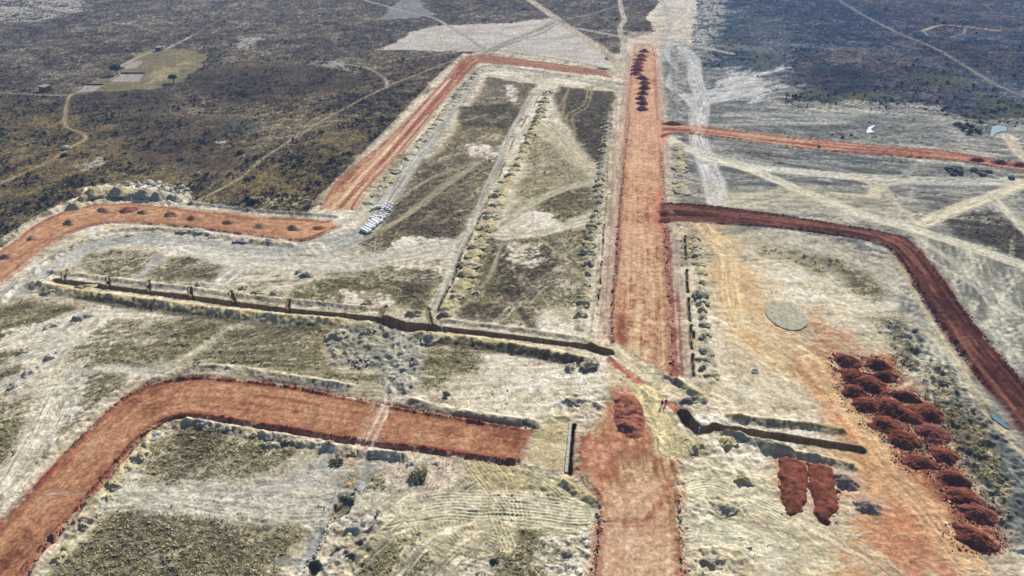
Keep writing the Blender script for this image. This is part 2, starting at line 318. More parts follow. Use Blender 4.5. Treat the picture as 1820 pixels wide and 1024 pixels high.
grass([(640, 960), (740, 940), (760, 1000), (700, 1060), (620, 1060)], OL, .72)
grass([(905, 930), (955, 935), (950, 1060), (880, 1060), (895, 980)], OL, .88)
grass([(725, 832), (760, 828), (758, 865), (728, 868)], OL, .95, wob=1)
grass([(560, 800), (600, 800), (600, 840), (565, 840)], OL, .7)
grass([(1350, 430), (1440, 450), (1500, 465), (1490, 490), (1400, 470), (1340, 450)], OL, .48)
grass([(1480, 470), (1540, 480), (1575, 530), (1555, 540), (1510, 515)], OL, .74)
grass([(1530, 560), (1600, 570), (1660, 640), (1720, 730), (1760, 800), (1800, 900), (1770, 900), (1700, 790), (1640, 700)], OL, .55)
grass([(1600, 600), (1640, 620), (1690, 690), (1650, 690), (1610, 650)], OL, .8)
grass([(1190, 430), (1240, 420), (1250, 470), (1200, 470)], OL, .4)
for q in [[(545, 385), (445, 375), (440, 350), (545, 350)], [(700, 300), (740, 330), (660, 360)]]: grass(q, OL, .5)
for q in [[(610, 520), (690, 515), (700, 550), (620, 548)], [(700, 430), (790, 428), (780, 475), (700, 480)], [(900, 430), (970, 430), (960, 480), (910, 470)], [(860, 630), (985, 625), (990, 700), (870, 690)], [(940, 545), (1060, 540), (1060, 590), (960, 590)], [(880, 385), (960, 370), (990, 410), (890, 420)], [(840, 255), (900, 262), (880, 285), (830, 280)], [(900, 150), (925, 160), (915, 180), (895, 175)], [(1100, 180), (1110, 190), (1100, 230), (1090, 220)], [(560, 760), (720, 800), (700, 860), (560, 850)], [(60, 780), (120, 690), (160, 690), (100, 790)], [(0, 590), (130, 560), (230, 555), (60, 640)]]:
    region(q, [(186, 168, 142), (214, 200, 178), (234, 224, 206), (244, 238, 226)], 1.5, 4, .9, veg=0, dens=.66)
# rubble field of grey soil left of centre
region([(590, 575), (680, 575), (750, 600), (750, 650), (735, 700), (690, 700), (690, 665), (600, 645), (580, 610)], [(112, 112, 104), (142, 140, 128), (168, 164, 150), (190, 184, 168)], 1.5, 2, .95, veg=0, n=.5 + .25 * N14 + .3 * N4 + .2 * N1)
region([(470, 830), (600, 800), (700, 830), (760, 880), (700, 930), (560, 920), (430, 930), (300, 900), (270, 880)], [(150, 146, 134), (178, 172, 158), (200, 194, 180)], 3, 4, .75, veg=.1, n=nsoil, dens=.66)
grass([(600, 850), (660, 835), (690, 860), (650, 880)], OL, .45, a=.8)

# fans of tyre marks scratched over the soil (thin, many, each its own line)
def scratches(box, deg, spread, nn, L, col, a=.5, w=.45, seed=1):
    r = random.Random(seed); x0, y0, x1, y1 = box
    for i in range(nn):
        px = r.uniform(x0, x1); py = r.uniform(y0, y1); c = P(px, py); an = R(deg + r.uniform(-spread, spread)); l = L * r.uniform(.5, 1.2); k = r.uniform(-.25, .25)
        pts = []
        for t in (-.5, -.17, .17, .5):
            pts.append((c[0] + math.cos(an + k * t) * l * t, c[1] + math.sin(an + k * t) * l * t))
        sl = box_of(pts, 2.5); D, S, SG, LL = dist_line(sl, pts, 2.5)
        for off in (-.85, .85) if r.random() < .6 else (0,):
            m = np.exp(-((D * SG - off) / w) ** 2) * sstep(0, 3, S) * sstep(0, 3, LL - S) * a * (0.7 + .5 * N1[sl])
            cc = np.asarray(col, float) * r.uniform(.9, 1.08); blend(sl, np.clip(m, 0, 1), cc); Z[sl] -= .05 * m
            VEG[sl] *= 1 - np.clip(m, 0, 1) * .7
for k_, (bx, dg, sp, nn_, L_, c_, a_) in enumerate([((640, 430, 1080, 600), 60, 60, 60, 22, (196, 186, 158), .4), ((0, 560, 600, 760), 30, 40, 70, 20, (200, 192, 168), .35), ((100, 780, 600, 1020), -10, 40, 50, 16, (196, 186, 160), .35), ((640, 700, 1060, 1020), 20, 70, 80, 12, (222, 210, 178), .45), ((640, 700, 1060, 1020), 10, 60, 60, 12, (112, 104, 80), .4), ((1220, 420, 1560, 740), -50, 50, 70, 18, (150, 132, 102), .35), ((1220, 800, 1500, 1020), -20, 40, 50, 14, (226, 214, 180), .45), ((1180, 210, 1820, 345), -8, 16, 90, 44, (84, 88, 88), .5), ((1260, 300, 1600, 410), 5, 30, 60, 34, (92, 94, 88), .45), ((1600, 430, 1820, 680), 62, 10, 60, 22, (92, 94, 88), .45), ((860, 130, 1100, 420), 70, 40, 50, 26, (108, 100, 78), .35), ((640, 180, 900, 440), 50, 20, 40, 28, (190, 180, 152), .4), ((420, 600, 740, 700), 0, 8, 40, 20, (166, 154, 118), .4), ((0, 420, 600, 530), 15, 30, 50, 22, (216, 208, 190), .4), ((0, 420, 600, 530), 5, 30, 40, 18, (120, 116, 100), .35), ((1240, 110, 1400, 200), 20, 40, 60, 40, (100, 104, 108), .45), ((700, 40, 1080, 110), 10, 30, 40, 60, (206, 198, 188), .4), ((1500, 560, 1820, 1020), -50, 20, 60, 16, (178, 174, 156), .35)]):
    scratches(bx, dg, sp, nn_, L_, c_, a_, .38 if bx[1] > 400 else .9, 40 + k_)
# ------------------------------------------------------------------ light tracks
TR = (196, 186, 162); TG = (172, 170, 162)
def path(pts, w, col=TR, **k): return stroke(pts, w, col, **k)
for pts, w, c, kw in [
    # far left footpaths
    ([(-80, 360), (20, 318), (90, 285), (125, 262), (150, 250), (152, 240), (135, 232), (118, 224), (116, 205), (122, 175), (128, 168)], 1.7, (168, 148, 112), {}),
    ([(-100, 165), (0, 165), (60, 168), (128, 170)], 2.2, (164, 152, 132), {}), ([(80, 160), (130, 140), (175, 125)], 1.3, (128, 118, 104), {}),
    ([(205, 122), (250, 100), (282, 88), (300, 85), (345, 62)], 2.6, (178, 170, 158), {}),
    ([(345, 62), (400, 30), (480, 0)], 2.0, (120, 112, 104), {}),
    ([(340, 362), (375, 345), (430, 315), (470, 280), (540, 235), (590, 205), (680, 158), (760, 125), (825, 100)], 1.5, (168, 154, 124), {}),
    ([(350, 350), (470, 262), (560, 230), (600, 215)], 1.6, (128, 118, 100), {'a': .5}),
    ([(688, 156), (684, 140), (655, 122), (600, 112), (560, 108)], 1.9, (166, 158, 144), {}),
    ([(645, 0), (720, 20), (770, 32), (800, 48), (850, 80), (870, 95)], 4.0, (166, 158, 148), {}),
    ([(905, -30), (935, -5), (985, 30), (1005, 45), (1080, 95), (1110, 128), (1125, 140)], 9.0, (186, 172, 150), {}),
    ([(860, 95), (900, 75), (960, 52), (990, 35)], 6.0, (158, 148, 136), {}), ([(995, 40), (960, 60), (900, 80), (870, 98)], 1.6, (126, 120, 112), {}),
    ([(995, 38), (1060, 22), (1100, 10)], 3.0, (146, 138, 128), {}), ([(1000, 45), (1050, 55), (1120, 68), (1180, 72), (1300, 95)], 6.0, (172, 166, 158), {}),
    ([(1098, -20), (1105, 20), (1110, 35), (1102, 50), (1108, 75), (1112, 100), (1110, 118)], 5.0, (186, 176, 156), {}),
    ([(1205, -20), (1225, 15), (1200, 45), (1180, 70)], 4, (204, 196, 182), {}), ([(1170, -10), (1190, 40), (1175, 70)], 5, (180, 172, 158), {}),
    ([(1212, 85), (1232, 105), (1236, 140), (1246, 170), (1245, 200), (1240, 235), (1252, 280), (1268, 320), (1275, 360)], 9.5, (192, 188, 182), {}),
    ([(1195, 70), (1185, 95), (1200, 120), (1190, 150), (1222, 178), (1240, 200)], 5.0, (182, 180, 176), {}),
    ([(1190, 150), (1210, 165), (1245, 178), (1280, 172), (1310, 160), (1345, 158)], 5.5, (190, 188, 184), {}),
    ([(1180, 240), (1215, 262), (1260, 275), (1330, 295), (1420, 305), (1520, 314), (1600, 318), (1700, 322), (1900, 325)], 8.5, (206, 200, 184), {}),
    ([(1250, 278), (1330, 300), (1440, 345), (1530, 380), (1600, 400), (1700, 430), (1900, 498)], 7.0, (214, 206, 182), {}),
    ([(1530, 318), (1556, 328), (1552, 346)], 5.0, (204, 190, 156), {}), ([(1600, 322), (1572, 328), (1554, 345)], 4.0, (204, 190, 156), {}),
    ([(1640, 398), (1690, 375), (1760, 350), (1850, 315)], 6.0, (212, 200, 170), {}), ([(1760, 350), (1790, 375), (1850, 435)], 4.5, (198, 190, 166), {}),
    ([(1490, 0), (1540, 30), (1600, 60), (1660, 85), (1720, 120), (1770, 150), (1830, 175), (1900, 200)], 3.2, (136, 130, 124), {}),
    ([(1640, 55), (1670, 45), (1700, 46), (1775, 55)], 4.0, (176, 162, 140), {}), ([(1640, 55), (1650, 64)], 2, (150, 140, 128), {}), ([(1715, 50), (1712, 60), (1690, 66)], 2.0, (150, 140, 128), {}),
    ([(1270, 360), (1340, 345), (1420, 335), (1500, 345), (1560, 350)], 3.5, (204, 192, 160), {'a': .7}), ([(1280, 370), (1400, 350), (1450, 330)], 2.5, (206, 196, 166), {'a': .7}), ([(1640, 398), (1600, 370), (1570, 330)], 3, (204, 194, 168), {'a': .7}),
    ([(1600, 318), (1640, 290), (1700, 300)], 3, (186, 182, 172), {'a': .6}), ([(1790, 240), (1810, 270), (1850, 300)], 6, (206, 192, 162), {'a': .8}), ([(1600, 400), (1700, 470), (1820, 560)], 3, (206, 198, 174), {'a': .7}), ([(1620, 440), (1720, 500), (1850, 580)], 1.4, (206, 198, 174), {'a': .7}),
    ([(460, 60), (540, 70), (600, 85), (640, 110)], 1.6, (140, 132, 118), {'a': .6}), ([(260, 240), (330, 225), (420, 190), (520, 170)], 1.4, (132, 122, 102), {'a': .5}), ([(0, 100), (60, 80), (160, 50), (300, 20)], 2.0, (132, 124, 112), {'a': .5}), ([(580, 35), (500, 62), (420, 60)], 1.8, (146, 138, 126), {'a': .5}),
    # works, left of the main road
    ([(870, 125), (850, 128), (825, 160), (780, 225), (725, 300), (690, 355), (650, 410), (600, 440)], 8.5, (176, 172, 158), {}),
    ([(870, 125), (930, 124), (1000, 138), (1075, 150), (1118, 150)], 4.5, (170, 166, 156), {}),
    ([(-250, 640), (0, 530), (60, 490), (130, 448), (200, 428), (260, 425), (330, 432), (420, 445), (500, 442), (560, 432), (620, 415)], 8.5, (172, 170, 160), {}),
    ([(330, 440), (420, 460), (520, 465), (620, 470), (700, 455), (780, 440), (800, 435)], 9.0, (196, 190, 172), {}),
    ([(560, 435), (600, 460), (680, 462), (800, 440)], 8.0, (190, 184, 166), {}),
    ([(268, 460), (285, 455), (250, 490), (228, 500)], 3.5, (168, 164, 154), {}),
    ([(395, 500), (440, 470), (520, 470)], 6, (190, 184, 168), {}),
    ([(600, 400), (640, 380), (660, 350)], 5, (190, 182, 160), {}),
    ([(650, 420), (720, 385), (790, 330), (850, 290)], 3.5, (160, 150, 122), {}), ([(700, 360), (770, 315), (860, 285)], 2.0, (164, 154, 126), {}),
    ([(890, 400), (930, 370), (990, 340), (1060, 320), (1100, 312)], 4.5, (188, 180, 154), {}),
    ([(870, 420), (940, 418), (1000, 405), (1060, 390), (1095, 388)], 4.5, (204, 194, 172), {}),
    ([(960, 220), (1000, 250), (1030, 285), (1065, 300), (1105, 305)], 11.0, (190, 178, 150), {'fray': .6}),
    ([(945, 165), (930, 195), (905, 240), (885, 290), (860, 345), (845, 390), (820, 440), (795, 500), (765, 560)], 2.6, (176, 172, 158), {'edge': .3, 'wob': .2}),
    ([(1010, 160), (1000, 180), (988, 205)], 1.0, (164, 152, 118), {}), ([(985, 148), (1010, 155), (1005, 175), (1000, 205)], .9, (164, 152, 118), {}), ([(1045, 155), (1038, 185), (1008, 205), (1012, 230)], .9, (164, 152, 118), {}), ([(1052, 155), (1045, 188), (1018, 208), (1024, 235)], .9, (164, 152, 118), {}),
    ([(892, 430), (872, 490), (855, 510)], 1.6, (164, 154, 124), {}), ([(1010, 460), (980, 440), (955, 420)], 1.0, (160, 150, 122), {}), ([(890, 500), (930, 560), (950, 590)], 1.0, (60, 54, 46), {'a': .6}),
    ([(410, 578), (370, 610), (320, 640), (300, 650)], 3.0, (184, 176, 152), {}), ([(400, 575), (360, 600), (310, 640)], 1.0, (140, 130, 100), {'a': .6}),
    ([(250, 560), (180, 555), (160, 570), (120, 610), (60, 660), (0, 690), (-100, 740)], 5.5, (200, 190, 168), {}),
    ([(0, 615), (60, 590), (150, 555), (250, 552)], 5.5, (206, 196, 174), {}), ([(0, 655), (40, 640), (130, 600)], 3.0, (196, 188, 170), {}),
    ([(100, 720), (60, 790), (20, 860), (-40, 930)], 7.0, (204, 194, 174), {'fray': .6}), ([(150, 640), (110, 690), (80, 760)], 4.5, (200, 190, 170), {'fray': .6}),
    ([(100, 700), (170, 655), (250, 660), (300, 665)], 4.0, (184, 178, 158), {}), ([(150, 560), (90, 600), (20, 640)], 2.5, (180, 172, 150), {}),
    ([(712, 600), (712, 640), (700, 680), (690, 710)], 4.2, (178, 174, 160), {}),
    # bottom
    ([(200, 885), (300, 880), (420, 900), (520, 910), (600, 905)], 6.0, (184, 178, 160), {'a': .7}),
    ([(420, 890), (500, 870), (560, 840), (590, 820)], 4.5, (168, 164, 156), {'a': .7}),
    ([(600, 870), (580, 920), (560, 960), (540, 1010), (530, 1060)], 2.0, (160, 158, 150), {}), ([(540, 1000), (510, 1000), (480, 1000)], 1.0, (150, 148, 140), {}),
    ([(730, 900), (800, 890), (900, 892), (1000, 905), (1062, 908)], 7.5, (206, 196, 166), {'streaky': .55, 'period': .8}),
    ([(640, 940), (720, 922), (800, 915), (920, 925), (1062, 930)], 3.5, (198, 188, 158), {'streaky': .55, 'period': .8}),
    ([(850, 820), (870, 860), (900, 890), (905, 950)], 3.8, (186, 176, 142), {'streaky': .55, 'period': .8}), ([(895, 825), (915, 860), (915, 900), (900, 970)], 3.0, (188, 176, 142), {'streaky': .55, 'period': .8}),
    ([(700, 1040), (760, 960), (850, 925), (980, 900)], 3.0, (182, 172, 142), {'streaky': .55, 'period': .8}), ([(740, 1050), (800, 980), (860, 940)], 2.5, (182, 172, 142), {'streaky': .55, 'period': .8}), ([(640, 1000), (700, 950), (800, 925)], 2.5, (182, 172, 142), {'streaky': .55, 'period': .8}),
    ([(800, 880), (850, 850), (900, 830), (980, 850), (1050, 890)], 3.0, (182, 172, 142), {'streaky': .55, 'period': .8}),
    ([(700, 790), (720, 820), (700, 850)], 4, (200, 184, 162), {'a': .8}), ([(790, 805), (780, 850), (760, 880)], 4, (198, 180, 160), {'a': .8}),
    ([(650, 790), (660, 830), (640, 860)], 3, (158, 156, 146), {'a': .7}),
    ([(1205, 860), (1260, 850), (1330, 870), (1400, 905), (1500, 960), (1600, 1030)], 5, (208, 198, 168), {'a': .7}),
    ([(1215, 935), (1260, 940), (1330, 945), (1400, 960)], 3.5, (208, 202, 176), {'a': .9}), ([(1215, 960), (1330, 965), (1380, 985)], 2.5, (206, 200, 174), {'a': .8}),
    # right working area
    ([(1250, 400), (1290, 450), (1300, 520), (1325, 600), (1400, 660)], 6.5, (216, 186, 140), {'a': .8}), ([(1440, 640), (1500, 720), (1560, 810), (1640, 900), (1720, 1000)], 6.5, (218, 186, 142), {'a': .6}),
    ([(1290, 560), (1380, 640), (1470, 700)], 3, (214, 176, 124), {'a': .6}), ([(1270, 600), (1280, 650), (1330, 700)], 4, (216, 208, 188), {'a': .6}), ([(1405, 640), (1440, 680), (1520, 780)], 2.2, (196, 136, 98), {'a': .6}),
    ([(1520, 960), (1560, 900), (1540, 800)], 3, (206, 160, 112), {'a': .5}), ([(1560, 900), (1600, 980), (1640, 1060)], 3, (196, 140, 112), {'a': .5}),
    ([(1600, 560), (1680, 620), (1740, 720), (1800, 790), (1860, 830)], 1.6, (204, 190, 152), {'a': .9}),
]: path(pts, w, c, **kw)
scratches((1620, 430, 1820, 640), 60, 12, 26, 26, (196, 190, 166), .55, .5, 1)
scratches((1700, 560, 1820, 640), 5, 18, 14, 16, (206, 200, 176), .6, .4, 2)
scratches((1280, 330, 1600, 400), -6, 10, 36, 40, (200, 190, 160), .5, .7, 3)
scratches((1280, 200, 1480, 222), -3, 8, 26, 46, (190, 188, 176), .6, 1.0, 4)
scratches((1460, 205, 1700, 262), 15, 22, 40, 40, (168, 168, 160), .5, .9, 5)
scratches((1300, 245, 1560, 300), -25, 10, 36, 40, (178, 176, 164), .55, .8, 6)
scratches((1560, 300, 1760, 345), -5, 14, 20, 36, (170, 168, 154), .5, .8, 7)
scratches((1270, 120, 1390, 180), 35, 30, 40, 34, (214, 212, 206), .6, 1.1, 8)
scratches((1180, 90, 1230, 210), 80, 14, 18, 40, (178, 176, 170), .5, 1.0, 9)
scratches((1250, 460, 1520, 640), -35, 35, 46, 22, (224, 212, 184), .5, .45, 10)
scratches((1240, 620, 1420, 740), 115, 25, 36, 18, (224, 214, 190), .5, .4, 11)
scratches((1250, 850, 1500, 1020), -40, 22, 46, 14, (160, 140, 108), .4, .28, 12)
scratches((1440, 640, 1700, 1000), -48, 16, 46, 18, (160, 108, 76), .35, .35, 13)
scratches((740, 40, 1080, 115), 20, 40, 34, 60, (142, 136, 126), .5, 1.0, 14)
scratches((700, 780, 1050, 1010), 40, 40, 50, 12, (142, 134, 106), .5, .25, 15)
scratches((720, 880, 1060, 935), -1, 4, 40, 22, (226, 216, 188), .5, .3, 16)
scratches((0, 560, 240, 760), 20, 22, 40, 18, (214, 206, 186), .5, .4, 17)
scratches((240, 860, 600, 920), -4, 8, 24, 24, (206, 200, 178), .45, .4, 18)
scratches((380, 440, 800, 500), 5, 25, 40, 22, (214, 206, 188), .5, .4, 19)
scratches((900, 170, 1080, 420), 75, 20, 40, 28, (170, 160, 130), .4, .5, 20)
scratches((640, 240, 880, 440), 48, 14, 30, 30, (158, 150, 122), .4, .5, 21)
scratches((1560, 440, 1620, 560), -60, 20, 16, 18, (206, 200, 180), .5, .4, 22)
scratches((1220, 430, 1300, 640), 85, 14, 26, 14, (216, 206, 180), .5, .3, 23)
scratches((400, 590, 700, 690), 2, 6, 22, 22, (150, 140, 106), .45, .35, 24)
scratches((740, 640, 1000, 700), 0, 8, 20, 18, (206, 196, 172), .5, .35, 25)

for k_, (bx, dg, sp, nn_, L_, c_, a_) in enumerate([((640, 800, 1060, 1020), 20, 60, 70, 14, (232, 222, 194), .7), ((640, 800, 1060, 1020), 15, 60, 60, 12, (104, 94, 70), .6), ((1215, 820, 1520, 1020), -15, 40, 50, 16, (236, 226, 198), .6), ((1230, 420, 1520, 720), -60, 30, 60, 20, (232, 218, 186), .6), ((0, 560, 330, 760), 30, 25, 50, 20, (230, 222, 202), .6), ((340, 600, 1060, 700), 2, 10, 60, 22, (214, 204, 178), .5), ((120, 780, 600, 1020), -5, 25, 40, 18, (214, 206, 182), .5), ((1600, 430, 1820, 680), 55, 25, 60, 26, (214, 208, 188), .65), ((1200, 240, 1820, 400), -8, 25, 90, 50, (208, 202, 186), .6), ((640, 430, 1060, 600), 60, 50, 50, 20, (214, 204, 178), .5), ((0, 420, 560, 520), 12, 20, 50, 26, (222, 216, 200), .5), ((1500, 560, 1700, 700), -50, 15, 30, 16, (220, 210, 184), .5)]):
    scratches(bx, dg, sp, nn_, L_, c_, a_, .22 if bx[1] > 500 else .42, 90 + k_)
def ribbed(pts, w, col, per=.75, amp=.07, cross=False, a=.9):
    W = spline(PP(pts)); sl = box_of(W, w / 2 + 2); D, S, SG, L = dist_line(sl, W, w / 2 + 2)
    m = 1 - sstep(w / 2 - .5, w / 2 + .4, D + .5 * N4[sl]); ph = (S if cross else D * SG + .5 * vn(S / 6, S * 0, 2)) * 6.2832 / per
    v = np.sin(ph) * (.6 + .5 * N4[sl]); blend(sl, m * a, np.array(col, float) * (1 + .13 * v + .06 * N1[sl])[..., None]); Z[sl] += m * amp * v; VEG[sl] *= 1 - m
for a_ in [([(842, 822), (862, 850), (890, 880), (905, 900)], 5.0, (184, 172, 132)), ([(893, 825), (912, 850), (918, 885), (922, 915)], 4.6, (188, 174, 134)), ([(935, 835), (965, 860), (1000, 885), (1040, 900)], 3.0, (180, 168, 132)),
           ([(735, 905), (820, 893), (930, 898), (1060, 912)], 6.5, (206, 197, 168)), ([(730, 925), (830, 915), (940, 922), (1060, 932)], 3.2, (198, 190, 160)), ([(880, 905), (890, 940), (905, 970)], 3.4, (192, 182, 150)),
           ([(1215, 870), (1260, 862), (1320, 880), (1390, 915)], 4.5, (212, 202, 172)), ([(1175, 650), (1200, 690), (1240, 700), (1250, 690)], 4.0, (176, 166, 134)), ([(1160, 715), (1178, 760), (1186, 790)], 5.0, (212, 200, 158)), ([(720, 800), (722, 830), (715, 850)], 3.6, (198, 182, 160)), ([(782, 808), (775, 845), (762, 880)], 3.6, (196, 180, 160))]: ribbed(*a_)
for a_ in [([(770, 985), (810, 950), (850, 930)], 1.6, (176, 166, 134)), ([(700, 960), (760, 935), (830, 925)], 1.6, (178, 168, 136)), ([(860, 985), (880, 950), (885, 925)], 1.4, (176, 166, 134)), ([(800, 870), (830, 850), (845, 840)], 1.6, (176, 164, 128)), ([(1205, 775), (1225, 790), (1240, 800)], 2.6, (196, 184, 136))]: ribbed(*a_, cross=True, per=.7)
# ------------------------------------------------------------------ relief before the roads
soft = 1 - VEG
nz = .30 * VEG * np.clip(.35 + .6 * N1 + .4 * N4, 0, 2) + VEG * .08 * NF
Z += nz + soft * (.03 * N4 + .05 * N1 + .035 * NF + .05 * SC) + .25 * N14 * .4
# spoil strip and rubble: broken ground
def rough(pts, amp, wob=2, cell=2.6):
    w = PP(pts); sl = box_of(w, 4); sd = poly_sd(sl, w, 5); m = sstep(-1.5, 1.5, sd + wob * N4[sl])
    a = 1 - np.abs(fbm(X[sl], Y[sl], cell, 3, 2, .55)); Z[sl] += m * amp * .62 * (a - .4)
rough([(1570, 570), (1625, 570), (1680, 640), (1740, 720), (1790, 780), (1860, 850), (1860, 1040), (1790, 960), (1720, 830), (1650, 700), (1600, 640)], 1.9, cell=4)
rough([(590, 575), (680, 575), (750, 600), (750, 650), (735, 700), (690, 700), (690, 665), (600, 645), (580, 610)], 1.7, cell=3.0)
rough([(1430, 225), (1560, 215), (1680, 225), (1700, 262), (1560, 252), (1440, 244)], 1.8, cell=6)
rough([(1560, 290), (1790, 300), (1790, 322), (1640, 320), (1570, 310)], 1.4, cell=4)
rough([(120, 372), (150, 335), (190, 328), (335, 332), (345, 365), (240, 360), (175, 362)], 2.0, cell=4)
rough([(1210, 690), (1260, 690), (1390, 800), (1350, 860), (1250, 830), (1190, 760)], .8, cell=3)
rough([(560, 930), (680, 900), (680, 960), (640, 1050), (570, 1050)], .8, cell=2)
rough([(960, 960), (1055, 950), (1050, 1060), (960, 1060)], .8, cell=2)
rough([(1215, 880), (1330, 880), (1330, 925), (1215, 925)], 1.0, cell=2.2); rough([(1220, 970), (1340, 970), (1340, 1060), (1220, 1060)], .9, cell=2.2)
rough([(840, 815), (940, 825), (1050, 850), (1060, 900), (900, 880), (850, 860)], .4, cell=2)
rough([(985, 700), (1085, 690), (1080, 740), (1040, 750), (985, 780)], 1.2, cell=3)
def berm(pts, w, h, lump=.35, lcell=3.0, col=None, smooth=True, ca=.7, cols=None, skip=0):
    W = PP(pts)
    if smooth: W = spline(W)
    sl = box_of(W, w + 2); D, S, SG, L = dist_line(sl, W, w + 2)
    l = (vn(S / lcell, SG * D / 2.5 + 3, 3) * .5 + N4[sl] * .7 + vn(S / 9, S * 0 + lcell, 2) * .5) * lump + N1[sl] * .2
    d = D + .35 * N4[sl]; t = np.clip(1 - d / (w / 2) , 0, 1)
    m = t * (1 + l) * (1 if not skip else sstep(-.1, .3, vn(S / skip, S * 0 + 2, 2))) * sstep(0, 1.5, S + 1) 
    Z[sl] += h * m
    if cols is not None: blend(sl, sstep(0, .35, t) * ca, ramp(.5 + .3 * N1[sl] + .25 * N4[sl], cols))
    VEG[sl] *= 1 - sstep(0, .35, t) * ca
YB = [(164, 148, 108), (196, 178, 132), (214, 200, 160)]
GB = [(124, 118, 98), (156, 148, 124), (188, 178, 152)]
# spoil thrown out along the long cross trench (camera side high, far side low)
berm([(60, 505), (120, 518), (200, 530), (300, 543), (400, 556), (500, 566), (600, 574)], 5.4, 1.4, .3, 2.6, cols=YB, ca=.8)
berm([(745, 597), (850, 608), (960, 627), (1050, 645)], 5.0, 1.4, .35, 3.0, cols=YB, ca=.8)
berm([(90, 482), (200, 497), (330, 512), (480, 532), (600, 543), (680, 550)], 3.0, .7, .5, 3, cols=CR, ca=.7)
berm([(790, 570), (900, 583), (1040, 603)], 2.8, .65, .5, 3, cols=CR, ca=.6)
berm([(1300, 742), (1380, 752), (1440, 757), (1495, 767)], 3.2, 1.1, .5, 2.2, cols=[(116, 108, 78), (150, 140, 100), (186, 174, 130)])
berm([(1362, 797), (1440, 812), (1512, 828)], 3.0, 1.0, .5, 2.2, cols=YB)
berm([(1290, 770), (1340, 785), (1400, 800)], 3.2, 1.2, .5, 2.4, cols=GB)
for q in [[(130, 533), (300, 560), (450, 580), (590, 592), (590, 584), (450, 570), (300, 550), (130, 524)], [(750, 612), (900, 630), (1050, 655), (1050, 645), (900, 618), (750, 602)]]: grass(q, [(58, 54, 42), (92, 86, 64), (124, 114, 82)], .75, .85, 1.2, .8)
berm([(852, 125), (815, 168), (768, 228), (716, 288), (668, 345)], 4.5, .45, .8, 3, cols=CR, ca=.5)
berm([(974, 165), (955, 215), (918, 295), (882, 370), (850, 440), (822, 510), (790, 566)], 4.8, .6, .8, 2.6, cols=YB, ca=.75)
berm([(1078, 215), (1062, 365), (1048, 440), (1038, 520), (1030, 585)], 3.6, .6, .9, 2.4, cols=GB, ca=.6)
berm([(1236, 425), (1243, 480), (1250, 560), (1262, 640), (1266, 680)], 3.2, .55, .9, 2.2, cols=CR, ca=.6)
berm([(1204, 255), (1208, 300), (1213, 350)], 5.0, .5, .9, 2.2, cols=GB, ca=.6)
berm([(1196, 90), (1200, 150), (1206, 205)], 4, .6, .9, 4, cols=GR, ca=.6)
# windrows beside the roads
berm([(0, 432), (60, 394), (125, 362), (175, 350), (240, 348), (300, 352)], 4.2, 1.1, .5, 3.0, cols=CR)
berm([(340, 362), (450, 374), (530, 380), (600, 386)], 3.0, .7, .5, 3.0, cols=GR)
berm([(130, 440), (180, 415), (250, 407), (340, 413), (440, 428), (520, 436)], 3.6, .9, .7, 2.8, cols=CR)
berm([(0, 540), (30, 508), (70, 478), (120, 445)], 3.0, .9, .8, 3.0, cols=CR)
berm([(190, 745), (240, 700), (280, 672), (340, 655), (400, 655), (540, 675), (620, 688)], 3.6, .8, .5, 3.5, cols=CR)
berm([(730, 712), (800, 730), (880, 742), (950, 752)], 3.2, .8, .5, 3.5, cols=CR)
berm([(150, 900), (200, 850), (235, 800), (280, 760), (330, 752)], 4.0, .9, .7, 2.6, cols=YB)
berm([(60, 1010), (110, 960), (150, 915)], 4.0, .9, .7, 2.6, cols=CR)
berm([(340, 752), (400, 760), (500, 778), (620, 800), (720, 812)], 3.4, .9, .8, 3.0, cols=CR)
berm([(-100, 960), (20, 870), (100, 790), (180, 715), (240, 680)], 2.2, .5, .6, 3, cols=CR)
berm([(560, 362), (630, 292), (715, 205), (776, 140), (822, 98)], 3.4, .6, .4, 6, cols=[(170, 156, 132), (196, 182, 156)])
berm([(1082, 200), (1078, 300), (1068, 420), (1062, 520), (1050, 610)], 1.8, .5, .6, 3, cols=CR)
berm([(1098, 170), (1092, 300), (1086, 420), (1080, 520), (1075, 590)], 1.6, .35, .4, 4, cols=[(176, 158, 136), (200, 184, 160)])
berm([(1480, 236), (1560, 246), (1660, 258), (1740, 268)], 3.0, 1.0, .6, 5, cols=GB)
berm([(1250, 243), (1400, 262), (1560, 284), (1700, 296)], 3.0, .8, .7, 5, cols=GR)
berm([(1590, 455), (1625, 520), (1670, 600), (1730, 690), (1800, 780)], 2.2, .4, .5, 3, cols=[(190, 176, 142), (208, 194, 160)])
berm([(1260, 388), (1400, 372), (1500, 388), (1570, 402)], 1, .1, .2, 3)
berm([(875, 88), (960, 100), (1060, 118), (1085, 124)], 4, 1.0, .6, 5, cols=GB); berm([(880, 118), (960, 127), (1060, 142), (1110, 150)], 3, .8, .8, 5, cols=GB)
berm([(1000, 855), (1040, 880), (1060, 890)], 3, .8, .5, 2, cols=YB); berm([(1188, 668), (1230, 695), (1250, 712)], 3.0, 1.0, .4, 3, cols=YB)
berm([(1080, 628), (1110, 660), (1150, 700), (1180, 715)], 1.5, .3, .4, 3)

